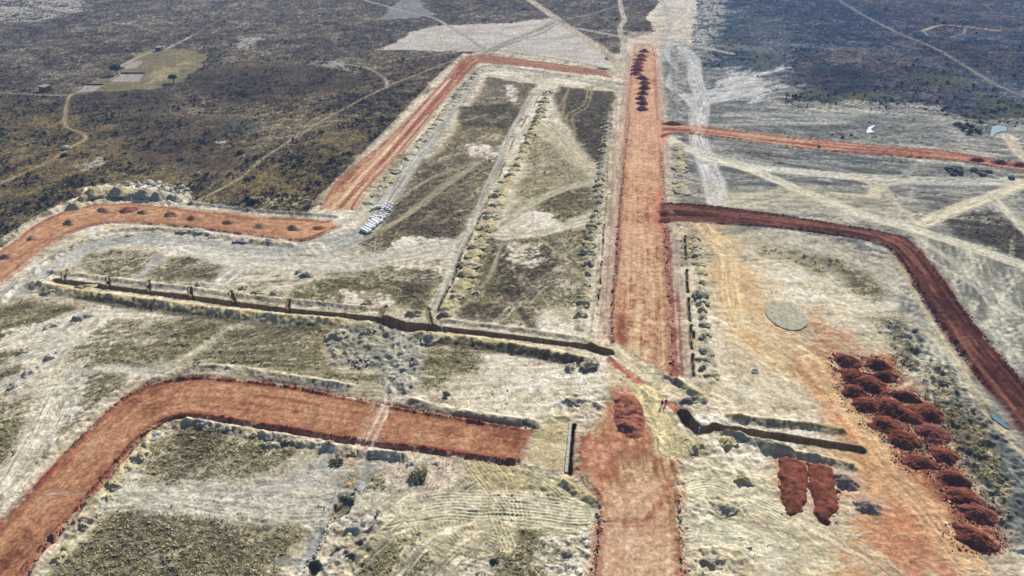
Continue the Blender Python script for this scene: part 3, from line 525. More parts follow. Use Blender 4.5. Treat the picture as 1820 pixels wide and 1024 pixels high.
# ------------------------------------------------------------------ red earth roads
NAMES = ['ground', 'main_road', 'road_far_left', 'road', 'road_mid_left', 'road_top', 'road_right_far', 'road_right_dark', 'trench', 'path']
def road(Lp, Rp, cols, cls, wob=.5, edge=.5, z=.12, ridge=.38, ditch=.25, ditchcol=(104, 62, 50), sk=.30, per=.8, ridgecol=None, ends=True, closed=True, sh=None):
    A = spline(PP(Lp), 5); B = spline(PP(Rp), 5)
    def resample(w, n=40):
        w = np.array(w); s = np.concatenate([[0], np.cumsum(np.hypot(*(w[1:] - w[:-1]).T))]); t = np.linspace(0, s[-1], n)
        return np.stack([np.interp(t, s, w[:, 0]), np.interp(t, s, w[:, 1])], 1)
    cl = (resample(A) + resample(B)) / 2
    w = list(A) + list(B)[::-1]; sl = box_of(w, 6)
    sd = poly_sd(sl, w, 7)
    D, S, SG, L = dist_line(sl, list(cl), 20)
    q = D * SG
    # distance to the long sides only
    DA = dist_line(sl, A, 6)[0]; DB = dist_line(sl, B, 6)[0]; DE = np.minimum(DA, DB)
    e = sd + wob * (.9 * N4[sl] + .9 * N1[sl] + .5 * NF[sl])
    m = sstep(-edge, edge, e)
    st = vn(S / 30, q / per + 40, 1) * .55 + vn(S / 11, q / (per * .45) + 9, 2) * .45 + vn(S / 60, q / 2.6 + 9, 3) * .5
    n = .52 + sk * 1.8 * st + .28 * N14[sl] + .16 * N4[sl] + .16 * N1[sl] + .1 * NF[sl]
    lane = np.exp(-((np.abs(q) - 1.1) / .35) ** 2) + .8 * np.exp(-((np.abs(q + .6 * vn(S / 40, S * 0, 1)) - 2.9) / .4) ** 2)
    n = n + .16 * lane * (.5 + vn(S / 14, q * .3, 5)) - .22 * np.clip(vn(S / 9, q / .7 + 5, 4) - .45, 0, 1) * 2
    blend(sl, m, ramp(n, [np.array(c_) * (.925, .955, .885) for c_ in cols]))
    VEG[sl] *= 1 - m
    Z[sl] = Z[sl] * (1 - sstep(-1.2, .3, e)) + z * sstep(-1.2, .3, e) + m * (.035 * st + .02 * N1[sl])
    le = np.exp(-((np.where(sd > 0, DE, 99) - .5) / .45) ** 2) * (.55 + .7 * np.clip(N4[sl] + .5 * N1[sl], -.7, 1))
    Z[sl] += ridge * np.clip(le, 0, 2)
    if ridgecol is not None:
        rr = np.exp(-((np.where(sd > 0, DE, 99) - .4) / 1.0) ** 2); blend(sl, np.clip(rr * (.45 + .5 * N1[sl] + .8 * N14[sl] + .4 * N4[sl]), 0, 1) * m, ramp(.5 + .4 * N1[sl], ridgecol))
    de = np.exp(-((np.where(sd < 0, DE, 99) - .6) / .5) ** 2) * np.clip(.7 + .6 * N4[sl], 0, 1.5)
    Z[sl] -= ditch * de
    blend(sl, np.clip(de * (.45 + .6 * N14[sl] + .3 * N1[sl]), 0, 1), ditchcol)
    spill = np.clip(sstep(-2.4, 0, sd) * (sd < 0) * (.25 + .5 * N4[sl] + .3 * N1[sl]), 0, .6); blend(sl, spill, np.array(cols[len(cols) // 2]) * .98)
    CLS[sl] = np.where(e > 0, cls, CLS[sl])
    return sl, sd, S, q, m, DA, DB
# pale shoulders with a red tint either side of the main road
stroke([(1120, 100), (1112, 170), (1103, 260), (1096, 360), (1088, 450), (1080, 540), (1078, 610)], 4.5, (186, 160, 140), .85, .8, .6, smooth=True)
stroke([(1172, 100), (1178, 200), (1186, 300)], 3.4, (186, 166, 148), .8, .8, .6)
stroke([(1190, 400), (1196, 480), (1202, 560), (1208, 660)], 5.0, (182, 160, 142), .9, .8, .6)
stroke([(1186, 410), (1191, 500), (1197, 600), (1200, 680)], 1.4, (138, 78, 66), .8, .4, .6); stroke([(1204, 520), (1209, 600), (1212, 665)], .9, (140, 84, 70), .7, .3, .5)
RD = [(150, 96, 76), (180, 124, 100), (203, 152, 124), (217, 174, 146), (230, 196, 170)]
RDS = [(124, 72, 60), (150, 92, 76), (180, 116, 96)]
MAIN = road([(1128, 78), (1126, 100), (1122, 140), (1116, 190), (1110, 260), (1103, 360), (1097, 450), (1090, 540), (1087, 606)],
     [(1160, 78), (1165, 100), (1168, 150), (1172, 210), (1176, 270), (1178, 340), (1183, 420), (1188, 500), (1193, 590), (1196, 668)], RD, 1, wob=.5, ridgecol=RDS, ditch=.3, ditchcol=(128, 86, 70), sk=.26)
# pale dust on the far half of the main road
region([(1122, 100), (1166, 100), (1178, 330), (1108, 330)], [(206, 158, 124), (222, 178, 146)], 3, 1.5, .55); region([(1110, 300), (1168, 300), (1176, 450), (1104, 450)], [(200, 138, 106), (218, 158, 124)], 3, 3, .4, dens=.6)
region([(1090, 560), (1112, 560), (1112, 612), (1090, 604)], [(110, 54, 48), (134, 68, 58)], 1, 1.5, .6, dens=.7); region([(1146, 560), (1158, 566), (1164, 578), (1150, 574)], [(214, 190, 166), (226, 206, 184)], .5, .8, .8)
region([(1112, 200), (1165, 200), (1180, 600), (1105, 600)], [(206, 160, 126), (222, 182, 150)], 3, 3, .35, dens=.6)
# near length of the main road
region([(1085, 640), (1120, 660), (1175, 715), (1180, 800), (1060, 800), (1078, 720)], [(186, 150, 112), (206, 178, 142), (220, 200, 166)], 1.5, 1.5, .8)
road([(1086, 700), (1078, 740), (1040, 775), (1025, 835), (1062, 880), (1064, 940), (1056, 1020), (1050, 1110)],
     [(1128, 700), (1160, 760), (1200, 820), (1208, 880), (1212, 950), (1213, 1030), (1214, 1110)], [(156, 108, 82), (186, 140, 110), (205, 166, 136), (218, 186, 156), (230, 206, 180)], 1, wob=1.0, ridge=.25, ditch=.2, ditchcol=(140, 92, 72), ridgecol=[(130, 72, 58), (160, 92, 74)], per=.7)
region([(1075, 860), (1195, 850), (1205, 1100), (1070, 1100)], [(200, 150, 122), (214, 172, 146)], 2, 2, .55)
stroke([(1085, 925), (1140, 925), (1180, 880), (1195, 820)], .8, (150, 92, 72), .5, .3, .4); stroke([(1085, 935), (1145, 933), (1187, 885), (1202, 830)], .6, (150, 92, 72), .4, .3, .4)
region([(1030, 770), (1090, 780), (1110, 860), (1070, 860), (1020, 830)], [(146, 86, 66), (176, 110, 86)], 1.5, 2.2, .75, dens=.75)
RA = [(134, 82, 64), (158, 102, 80), (178, 122, 97), (194, 138, 110), (208, 158, 130)]
road([(-200, 1110), (-60, 985), (0, 930), (60, 868), (118, 804), (202, 723), (240, 696), (282, 680), (340, 671), (400, 674), (500, 684), (600, 703), (714, 726), (800, 740), (886, 755), (952, 764)],
     [(-40, 1110), (39, 1024), (67, 989), (135, 911), (189, 851), (249, 780), (286, 752), (330, 740), (387, 744), (471, 758), (610, 781), (735, 797), (836, 812), (916, 822)], RA, 3, wob=.45, ridgecol=[(96, 48, 42), (120, 62, 50), (146, 78, 62)], ridge=.5, ditch=.5, ditchcol=(88, 46, 38), per=1.1, sk=.2)
RB = [(160, 108, 84), (188, 132, 104), (206, 152, 122), (218, 172, 142)]
road([(-250, 600), (0, 448), (60, 404), (115, 377), (175, 364), (240, 362), (330, 372), (450, 385), (530, 390), (585, 393)],
     [(-250, 660), (0, 501), (60, 456), (110, 422), (165, 400), (230, 396), (330, 403), (420, 414), (500, 424), (545, 426), (600, 404)], RB, 4, wob=.5, ridgecol=[(124, 72, 60), (152, 90, 72)], ridge=.4, ditch=.4, ditchcol=(110, 70, 56), per=1.2, sk=.2)
RC = [(146, 96, 78), (176, 122, 98), (202, 152, 124), (216, 176, 148)]
c_ = road([(570, 372), (600, 323), (640, 288), (677, 259), (735, 202), (789, 145), (822, 106), (840, 97)],
     [(628, 372), (650, 340), (690, 298), (725, 256), (775, 195), (815, 148), (845, 116), (862, 108)], RC, 2, wob=.6, ridgecol=[(136, 84, 72), (160, 104, 88)], ridge=.3, ditch=.3, ditchcol=(120, 92, 74), per=1.4, sk=.4)
stroke([(700, 262), (745, 212), (790, 158), (828, 115)], 4.6, (150, 88, 76), .8, .8, .8); stroke([(640, 330), (680, 292), (720, 245)], 2.6, (170, 108, 88), .5, 1, .8)
stroke([(592, 372), (640, 318), (690, 265), (740, 208), (800, 140)], 2.2, (224, 194, 162), .85, .5, .5); stroke([(608, 374), (660, 318), (710, 262), (760, 205)], 1.5, (222, 192, 160), .75, .4, .4)
road([(845, 97), (869, 98), (970, 111), (1078, 126)], [(856, 112), (937, 118), (1010, 128), (1065, 134), (1085, 138)], [(150, 104, 88), (172, 122, 102), (190, 142, 120)], 5, wob=.6, ridge=.4, ditch=.25, ditchcol=(112, 90, 78), per=1.2, ridgecol=[(126, 84, 72), (150, 100, 84)])
stroke([(1080, 132), (1105, 138), (1122, 140)], 5, (182, 148, 122), .7, 1, 1)
region([(1165, 215), (1195, 222), (1210, 232), (1192, 240), (1172, 262)], [(204, 146, 118), (218, 168, 138)], 1, 1.5, .9)
road([(1176, 218), (1210, 222), (1254, 226), (1378, 241), (1547, 258), (1681, 269), (1820, 291), (2300, 345)],
     [(1176, 243), (1210, 236), (1311, 248), (1446, 266), (1580, 276), (1715, 288), (1820, 304), (2300, 366)], [(140, 84, 74), (168, 104, 90), (196, 138, 116), (214, 168, 146)], 6, wob=.5, ridgecol=[(104, 58, 52), (132, 74, 64)], ridge=.5, ditch=.4, ditchcol=(92, 62, 56), per=1.6, sk=.5)
stroke([(1236, 220), (1242, 240)], 6, (206, 178, 160), .6, 1.5, 1)
region([(1172, 330), (1182, 372), (1180, 400), (1184, 420), (1160, 400), (1160, 360)], [(196, 128, 102), (212, 150, 122)], 1, 1, .8)
RF = [(66, 39, 36), (90, 54, 48), (114, 69, 60), (146, 98, 84)]
road([(1174, 364), (1210, 362), (1345, 377), (1496, 401), (1574, 414), (1614, 428), (1658, 475), (1715, 556), (1762, 616), (1820, 684), (1900, 780)],
     [(1172, 396), (1210, 394), (1345, 401), (1446, 412), (1530, 424), (1580, 441), (1614, 485), (1641, 529), (1681, 589), (1715, 636), (1756, 690), (1820, 767), (1900, 865)], RF, 7, wob=.5, ridgecol=[(74, 36, 34), (104, 50, 44)], ridge=.6, ditch=.2, ditchcol=(150, 110, 86), per=1.3, sk=.45)
region([(1078, 690), (1120, 690), (1165, 760), (1185, 830), (1060, 830), (1030, 800), (1074, 760)], [(136, 86, 66), (168, 110, 84), (192, 138, 108), (210, 166, 134)], 1.2, 2.5, .85, dens=.88)
region([(1112, 56), (1180, 56), (1172, 94), (1120, 94)], [(190, 168, 146), (208, 190, 170)], 3, 3, .65)
# backfilled crossing: pale diagonal band over the road
stroke([(1082, 612), (1105, 636), (1150, 668), (1200, 700), (1225, 716)], 5.5, (204, 190, 158), .95, .8, .8); stroke([(1085, 640), (1120, 668), (1150, 690), (1170, 708), (1215, 735)], 2.2, (176, 102, 80), .85, .5, .8)
stroke([(1150, 695), (1165, 740), (1185, 775), (1188, 800)], 6.2, (206, 192, 146), .95, .8, .8)
region([(955, 765), (990, 735), (1020, 745), (1008, 840), (990, 840), (930, 822)], [(170, 154, 112), (192, 176, 136), (212, 198, 162)], .8, 1.0, .95, veg=0, n=nsoil)
stroke([(636, 810), (660, 765), (690, 706)], 4.5, (196, 166, 142), .6, .8, 1.2, streaky=.4); stroke([(652, 805), (675, 765), (700, 706)], .8, (214, 198, 180), .75, .3, .5, streaky=.5); stroke([(640, 800), (663, 760), (690, 700)], .8, (214, 196, 176), .8, .3, .5)
stroke([(80, 880), (120, 877), (152, 880)], .8, (206, 168, 146), .6, .4, .8)
# the near cross-track over the main road shoulder
# ------------------------------------------------------------------ trenches, pits, and shallow hollows standing in for heap shade
TRENCH = []
def trench(pts, w, depth, col=(132, 112, 84), cls=8, lat=.3, wallcol=None):
    W = PP(pts); sl = box_of(W, w + 2); D, S, SG, L = dist_line(sl, W, w + 2, True); NX, NY = NRM[0]
    wob = w / 2 + lat * .7 * vn(S / 1.7, SG * 3.3, 2) + lat * .5 * vn(S / 6, SG * 5.3, 3); d = D - wob + w / 2
    st = float(np.median(np.diff(YR[sl[0]]))) if sl[0].stop - sl[0].start > 2 else .4
    e = D - wob; hs = st * .5
    lip = (e >= -hs * .9) & (e < hs); foot = (e < -hs * .9) & (e > -hs * 3)
    k = np.where(D > .05, np.where(lip, wob + .02, np.where(foot, wob - .12, D)) / np.maximum(D, .05), 1.0) - 1
    if w < 1.3: k = np.where(foot, 0, k)
    XS[sl] = X[sl] + NX * k; YS[sl] = Y[sl] + NY * k
    t = (e < -hs * .9).astype(np.float32)
    Z[sl] = Z[sl] * (1 - t) + (-depth + .12 * N4[sl]) * t
    rim = 1 - sstep(w / 2, w / 2 + .5, d)
    blend(sl, rim, ramp(.5 + .3 * N1[sl], [np.array(col) * .85, np.array(col) * 1.12])); VEG[sl] *= 1 - rim
    CLS[sl] = np.where(t > .25, cls, CLS[sl])
def pit(px, py, r, depth, col=(132, 116, 92), rs=1.0):
    c = P(px, py); sl = box_of([c], r + 3); d = np.hypot(X[sl] - c[0], (Y[sl] - c[1]) / rs) + .5 * N1[sl] + r * .35 * N4[sl]; r = r * .8
    t = 1 - sstep(r - .3, r + .3, d); Z[sl] = Z[sl] * (1 - t) - depth * t; blend(sl, 1 - sstep(r, r + .5, d), col); CLS[sl] = np.where(t > .3, 8, CLS[sl])
TC = (148, 130, 100)
trench([(100, 499), (193, 511), (280, 522), (337, 529), (420, 541), (520, 553), (610, 561), (674, 568)], 2.5, 2.6, TC)
trench([(682, 569), (716, 580), (764, 584)], 4.6, 3.0, TC)
trench([(764, 582), (869, 594), (970, 607), (1050, 617)], 2.3, 2.6, TC)
trench([(1050, 618), (1080, 626)], 3.4, 2.8, TC)
trench([(1272, 761), (1378, 776), (1450, 787), (1528, 799)], 2.5, 2.6, TC)
trench([(1213, 735), (1226, 752), (1240, 765)], 3.0, 2.8, TC); trench([(1240, 765), (1258, 764)], 2.4, 2.8, TC)
for a, b in [((193, 494), (192, 508)), ((263, 500), (265, 517)), ((338, 513), (340, 527)), ((409, 518), (418, 538)), ((513, 535), (512, 549)), ((760, 549), (767, 575)), ((116, 481), (113, 496)), ((684, 545), (676, 562))]:
    trench([a, b], 1.2, .5, (132, 118, 94))
for q in [[(958, 170), (948, 190)], [(938, 205), (926, 226)], [(915, 245), (905, 268)], [(897, 290), (885, 318)], [(872, 345), (862, 370)], [(856, 380), (845, 405)], [(838, 415), (828, 440)], [(820, 450), (803, 505)], [(798, 510), (775, 555)]]:
    trench(q, .75, 1.1, (150, 138, 108))
for q in [[(1084, 200), (1082, 250)], [(1081, 262), (1079, 330)], [(1078, 350), (1074, 392)], [(1073, 400), (1070, 455)], [(1069, 465), (1066, 505)], [(1065, 515), (1062, 545)]]:
    trench(q, .6, 1.2, (150, 138, 108))
for q in [[(1217, 420), (1219, 470)], [(1220, 480), (1222, 520)], [(1223, 530), (1226, 570)], [(1227, 578), (1229, 620)], [(1230, 630), (1233, 668)], [(1234, 600), (1232, 590)]]:
    trench(q, .85, 1.3, (150, 136, 108))
trench([(1019, 756), (1012, 842)], .9, 1.6, (120, 84, 66))
trench([(250, 778), (288, 755), (325, 742)], .6, 1.0, (120, 96, 72))
pit(607, 905, 1.9, .9, (130, 118, 96), 1.5); pit(557, 1010, 1.0, 1.3, (120, 112, 94), 1.6)
for a in [(150, 563, 1.6), (86, 635, 1.4), (56, 660, 1.3), (24, 686, 1.5), (92, 578, 1.8), (350, 652, .7), (387, 652, .8), (249, 817, 1.2), (152, 928, 1.2), (790, 708, 1.0), (1246, 660, .9), (1241, 640, .8), (1262, 670, 1.0), (88, 960, 1.1), (640, 966, .9), (598, 985, 1.4), (620, 992, 1.0), (875, 1000, 1.4), (1003, 990, .9)]:  # mostly the shade of spoil heaps, put in as shallow grey hollows
    pit(a[0], a[1], a[2] * .8, .55, (128, 122, 108), .8)
print('painted')
CLS_PATH = 9
# ------------------------------------------------------------------ water hollows (cut into the ground, filled later)
WATER = [[(1764, 224), (1775, 222), (1790, 225), (1789, 232), (1779, 233), (1770, 236), (1764, 243), (1760, 241)],
         [(1540, 233), (1544, 225), (1557, 221), (1548, 229), (1554, 234), (1541, 236)],
         [(1760, 731), (1772, 738), (1797, 760), (1788, 759), (1776, 750), (1765, 742)]]
for wv in WATER:
    w = PP(wv); sl = box_of(w, 5); sd = poly_sd(sl, w, 6); m = sstep(-2.2, .6, sd)
    Z[sl] = Z[sl] * (1 - m) - .55 * m; VEG[sl] *= 1 - m; blend(sl, sstep(-1.2, 0, sd) * .8, (112, 108, 96))
# rock ridge base etc. painted; final micro contrast
c_lo = 1 + .05 * NF + .05 * N1
COL *= c_lo[..., None]
COL = np.clip(COL, 12, 246)

# ------------------------------------------------------------------ materials
def mat_new(name):
    m = bpy.data.materials.new(name); m.use_nodes = True; t = m.node_tree; b = t.nodes['Principled BSDF']
    b.inputs['Roughness'].default_value = .95; b.inputs['Specular IOR Level'].default_value = 0.0; return m, t, b
def ground_mat():
    m, t, b = mat_new('soil_and_grass'); N = t.nodes.new; L = t.links.new
    at = N('ShaderNodeAttribute'); at.attribute_name = 'Col'
    tc = N('ShaderNodeTexCoord')
    n1 = N('ShaderNodeTexNoise'); n1.inputs['Scale'].default_value = 2.2; n1.inputs['Detail'].default_value = 6; n1.inputs['Roughness'].default_value = .75
    L(tc.outputs['Object'], n1.inputs['Vector'])
    mr = N('ShaderNodeMapRange'); mr.inputs['From Min'].default_value = .3; mr.inputs['From Max'].default_value = .7; mr.inputs['To Min'].default_value = .62; mr.inputs['To Max'].default_value = 1.36
    L(n1.outputs['Fac'], mr.inputs['Value'])
    n3 = N('ShaderNodeTexNoise'); n3.inputs['Scale'].default_value = .5; n3.inputs['Detail'].default_value = 5; n3.inputs['Roughness'].default_value = .7; L(tc.outputs['Object'], n3.inputs['Vector'])
    m3 = N('ShaderNodeMapRange'); m3.inputs['From Min'].default_value = .3; m3.inputs['From Max'].default_value = .7; m3.inputs['To Min'].default_value = .78; m3.inputs['To Max'].default_value = 1.22; L(n3.outputs['Fac'], m3.inputs['Value'])
    mm = N('ShaderNodeMath'); mm.operation = 'MULTIPLY'; L(mr.outputs[0], mm.inputs[0]); L(m3.outputs[0], mm.inputs[1])
    mx = N('ShaderNodeVectorMath'); mx.operation = 'SCALE'; L(at.outputs['Color'], mx.inputs[0]); L(mm.outputs[0], mx.inputs['Scale'])
    L(mx.outputs[0], b.inputs['Base Color'])
    bp = N('ShaderNodeBump'); bp.inputs['Strength'].default_value = .75; bp.inputs['Distance'].default_value = .2
    L(n1.outputs['Fac'], bp.inputs['Height']); L(bp.outputs[0], b.inputs['Normal'])
    return m
def soil_mat(name, c1, c2, scale=1.5, bump=.5, rough=.95, k=ALB):
    m, t, b = mat_new(name); N = t.nodes.new; L = t.links.new
    tc = N('ShaderNodeTexCoord'); n1 = N('ShaderNodeTexNoise'); n1.inputs['Scale'].default_value = scale; n1.inputs['Detail'].default_value = 6; n1.inputs['Roughness'].default_value = .7
    L(tc.outputs['Object'], n1.inputs['Vector'])
    r = N('ShaderNodeValToRGB'); r.color_ramp.elements[0].position = .32; r.color_ramp.elements[1].position = .68
    r.color_ramp.elements[0].color = (*(lin(c1) * k), 1); r.color_ramp.elements[1].color = (*(lin(c2) * k), 1)
    L(n1.outputs['Fac'], r.inputs[0]); L(r.outputs[0], b.inputs['Base Color'])
    n2 = N('ShaderNodeTexNoise'); n2.inputs['Scale'].default_value = scale * 3; n2.inputs['Detail'].default_value = 4; L(tc.outputs['Object'], n2.inputs['Vector'])
    bp = N('ShaderNodeBump'); bp.inputs['Strength'].default_value = bump; bp.inputs['Distance'].default_value = .15; L(n2.outputs['Fac'], bp.inputs['Height']); L(bp.outputs[0], b.inputs['Normal'])
    b.inputs['Roughness'].default_value = rough
    return m
def plain(name, c, rough=.6, spec=.3, metal=0):
    m, t, b = mat_new(name); b.inputs['Roughness'].default_value = rough; b.inputs['Specular IOR Level'].default_value = spec; b.inputs['Metallic'].default_value = metal
    n = t.nodes.new('ShaderNodeTexNoise'); n.inputs['Scale'].default_value = 9; r = t.nodes.new('ShaderNodeValToRGB')
    c = np.array(c); r.color_ramp.elements[0].color = (*(c * .85), 1); r.color_ramp.elements[1].color = (*np.clip(c * 1.1, 0, 1), 1)
    t.links.new(n.outputs['Fac'], r.inputs[0]); t.links.new(r.outputs[0], b.inputs['Base Color']); return m
M_G = ground_mat()
LC = (lin(COL.reshape(-1, 3)) * ALB).astype(np.float32)
VX = np.stack([XS.ravel(), YS.ravel(), Z.ravel()], 1).astype(np.float32)
idx = np.arange(NR * NC).reshape(NR, NC)
quads = np.stack([idx[:-1, :-1], idx[:-1, 1:], idx[1:, 1:], idx[1:, :-1]], -1).reshape(-1, 4)
fc = np.maximum.reduce([CLS[:-1, :-1], CLS[:-1, 1:], CLS[1:, 1:], CLS[1:, :-1]]).ravel()
def grid_mesh(name, q):
    used, inv = np.unique(q, return_inverse=True); inv = inv.reshape(-1, 4)
    me = bpy.data.meshes.new(name); me.vertices.add(len(used)); me.vertices.foreach_set('co', VX[used].ravel())
    me.loops.add(inv.size); me.loops.foreach_set('vertex_index', inv.ravel().astype(np.int32))
    me.polygons.add(len(inv)); me.polygons.foreach_set('loop_start', np.arange(0, inv.size, 4, dtype=np.int32)); me.polygons.foreach_set('loop_total', np.full(len(inv), 4, np.int32))
    me.polygons.foreach_set('use_smooth', np.ones(len(inv), bool))
    ca = me.color_attributes.new('Col', 'FLOAT_COLOR', 'POINT'); cc = np.ones((len(used), 4), np.float32); cc[:, :3] = LC[used]; ca.data.foreach_set('color', cc.ravel())
    me.update(calc_edges=True); me.materials.append(M_G)
    o = bpy.data.objects.new(name, me); COLL.objects.link(o); return o
LBL = {1: 'wide orange red earth main road running away up the middle of the site', 2: 'straight diagonal pink brown earth road left of the centre plots', 3: 'curved brick red earth road sweeping in from the bottom left',
       4: 'orange earth road at the left edge with a row of spoil heaps on it', 5: 'short brown red road linking the diagonal road to the main road', 6: 'long thin red road running right from the far end of the main road',
       7: 'dark maroon earth road curving down the right side', 8: 'deep narrow pipe trenches cut into the pale soil'}
NM = {1: 'main_road', 2: 'road', 3: 'road', 4: 'road', 5: 'road', 6: 'road', 7: 'road', 8: 'trench'}
for k in range(0, 9):
    q = quads[fc == k]
    if len(q) == 0: continue
    o = grid_mesh('ground' if k == 0 else NM[k], q); o['kind'] = 'structure'
    if k: o['label'] = LBL[k]
    else: o['label'] = 'pale worked soil, tracks, dry grass and brown bush land around the roads'
print('ground built')
def gz(x, y):
    r = min(max(int(np.searchsorted(YR, y)) - 1, 0), NR - 2); ty = (y - YR[r]) / (YR[r + 1] - YR[r])
    u = x / (y + KY); c = min(max(int(np.searchsorted(U, u)) - 1, 0), NC - 2); tx = (u - U[c]) / (U[c + 1] - U[c])
    return float((Z[r, c] * (1 - tx) + Z[r, c + 1] * tx) * (1 - ty) + (Z[r + 1, c] * (1 - tx) + Z[r + 1, c + 1] * tx) * ty)
# ------------------------------------------------------------------ mesh helpers for the things
def mesh_obj(name, verts, faces, mat, parent=None, loc=None, smooth=True):
    me = bpy.data.meshes.new(name); me.from_pydata([tuple(map(float, v)) for v in verts], [], faces)
    if smooth: me.polygons.foreach_set('use_smooth', [True] * len(me.polygons))
    me.update(); me.materials.append(mat); o = bpy.data.objects.new(name, me); COLL.objects.link(o)
    if parent: o.parent = parent
    if loc is not None: o.location = loc
    return o
def bm_obj(name, bm, mat, parent=None, smooth=False):
    me = bpy.data.meshes.new(name); bm.to_mesh(me); bm.free()
    if smooth: me.polygons.foreach_set('use_smooth', [True] * len(me.polygons))
    me.materials.append(mat); o = bpy.data.objects.new(name, me); COLL.objects.link(o)
    if parent: o.parent = parent
    return o
def empty(name, loc, rz=0):
    o = bpy.data.objects.new(name, None); COLL.objects.link(o); o.location = loc; o.rotation_euler = (0, 0, rz); return o
def copy_tree(o, parent=None):
    c = o.copy(); COLL.objects.link(c)
    if parent: c.parent = parent
    for ch in list(o.children): copy_tree(ch, c)
    return c
def addbox(bm, c, d, rot=None, bev=0.0):
    r_ = bmesh.ops.create_cube(bm, size=1.0); vs = r_['verts']
    bmesh.ops.scale(bm, vec=d, verts=vs)
    if rot is not None: bmesh.ops.rotate(bm, cent=(0, 0, 0), matrix=rot, verts=vs)
    bmesh.ops.translate(bm, vec=c, verts=vs)
    if bev:
        es = list({e for v in vs for e in v.link_edges}); bmesh.ops.bevel(bm, geom=es, offset=bev, segments=1, affect='EDGES')
def addtube(bm, a, b, r0, r1, n=8):
    a = Vector(a); b = Vector(b); d = b - a; q = d.to_track_quat('Z', 'Y').to_matrix().to_4x4()
    bmesh.ops.create_cone(bm, cap_ends=True, segments=n, radius1=r0, radius2=r1, depth=d.length, matrix=Matrix.Translation((a + b) / 2) @ q)
# ------------------------------------------------------------------ heaps
def heap_data(rx, ry, h, seed, nr=9, na=26, rag=.16, lump=.14, flat=0.0, skirt=.5, skew=0.0):
    g = np.random.default_rng(seed); ph = g.random(8) * 6.28
    V = []; F = []
    top = h * (1 + .05 * g.standard_normal()); T1 = TAB[seed % 6]; off = np.array([g.uniform(-.12, .12) * rx + skew * rx, g.uniform(-.12, .12) * ry])
    V.append((off[0], off[1], top * .97))
    for i in range(1, nr + 1):
        t = i / (nr - 1) if i < nr else 1.04
        for j in range(na):
            a = 6.2832 * j / na
            o = 1 + rag * (math.sin(2 * a + ph[0]) * .5 + math.sin(3 * a + ph[1]) * .4 + math.sin(5 * a + ph[2]) * .35 + math.sin(9 * a + ph[3]) * .22) + g.normal(0, .02 + rag * .12)
            x = rx * t * o * math.cos(a) + off[0] * (1 - t); y = ry * t * o * math.sin(a) + off[1] * (1 - t)
            prof = max(0, 1 - max(0, (t - flat) / (1 - flat))) if flat else 1 - t
            prof = prof + .10 * math.sin(min(t, 1) * 6.28 - .6) * (1 - t) - (.06 if t < .2 else 0)
            z = top * prof + lump * h * (g.normal(0, 1) * .22 + float(vn(np.array(x * 2.2 / rx + seed), np.array(y * 2.2 / ry), seed)) * 1.1 + float(vn(np.array(x * 6 / rx), np.array(y * 6 / ry + seed), seed + 1)) * .5) * (math.sin(min(t, 1) * 3.14) + .15)
            if i == nr - 1: z = -.02
            if i == nr: z = -skirt
            V.append((x, y, z))
    for j in range(na): F.append((0, 1 + j, 1 + (j + 1) % na))
    for i in range(nr - 1):
        for j in range(na):
            a = 1 + i * na + j; b = 1 + i * na + (j + 1) % na; F.append((a, a + na, b + na, b))
    return V, F
M_RED = soil_mat('dark_red_soil', (84, 44, 36), (152, 94, 72), .75, .7)  # blotches mix the shaded and the lit tone of the heaps into the colour
M_RED2 = soil_mat('maroon_soil', (100, 56, 52), (160, 102, 90), .8, .9)
M_MIX = soil_mat('mixed_red_soil', (112, 64, 54), (176, 118, 96), .9, .9)
M_REDL = soil_mat('faded_red_soil', (146, 92, 76), (190, 138, 116), 1.0, .7)
M_BRN = soil_mat('brown_gravel_soil', (140, 102, 84), (206, 162, 128), 1.3, .8)
M_GRY = soil_mat('grey_spoil', (146, 138, 116), (208, 198, 172), 1.2, .7)
M_YEL = soil_mat('tan_spoil', (160, 146, 108), (214, 202, 162), 1.2, .7)
M_DGR = soil_mat('dark_grey_spoil', (112, 110, 100), (166, 162, 148), 1.2, .7)
M_GRV = soil_mat('grey_pink_gravel', (136, 116, 104), (196, 176, 158), 2.2, .9)
M_ROCK = soil_mat('pale_rock', (150, 146, 136), (220, 214, 202), 1.0, .5)
M_DROCK = soil_mat('dark_rock', (70, 70, 70), (150, 148, 142), .9, .7)
M_CONC = soil_mat('concrete', (172, 170, 160), (200, 198, 186), 1.0, .2)
def heap(px, py, wpx, asp, h, mat, label, group, cat='soil heap', name='soil_heap', seed=None, rz=0, **k):
    x, y = P(px, py); rx = wpx / 2 / ppm(py); seed = seed if seed is not None else int(px * 7 + py)
    V, F = heap_data(rx, rx * asp, h, seed, **k)
    o = mesh_obj(name, V, F, mat, loc=(x, y, gz(x, y) - .05)); o.rotation_euler[2] = R(rz)
    return tag(o, label, cat, group)
big = dict(nr=26, na=76, rag=.19, lump=.15)
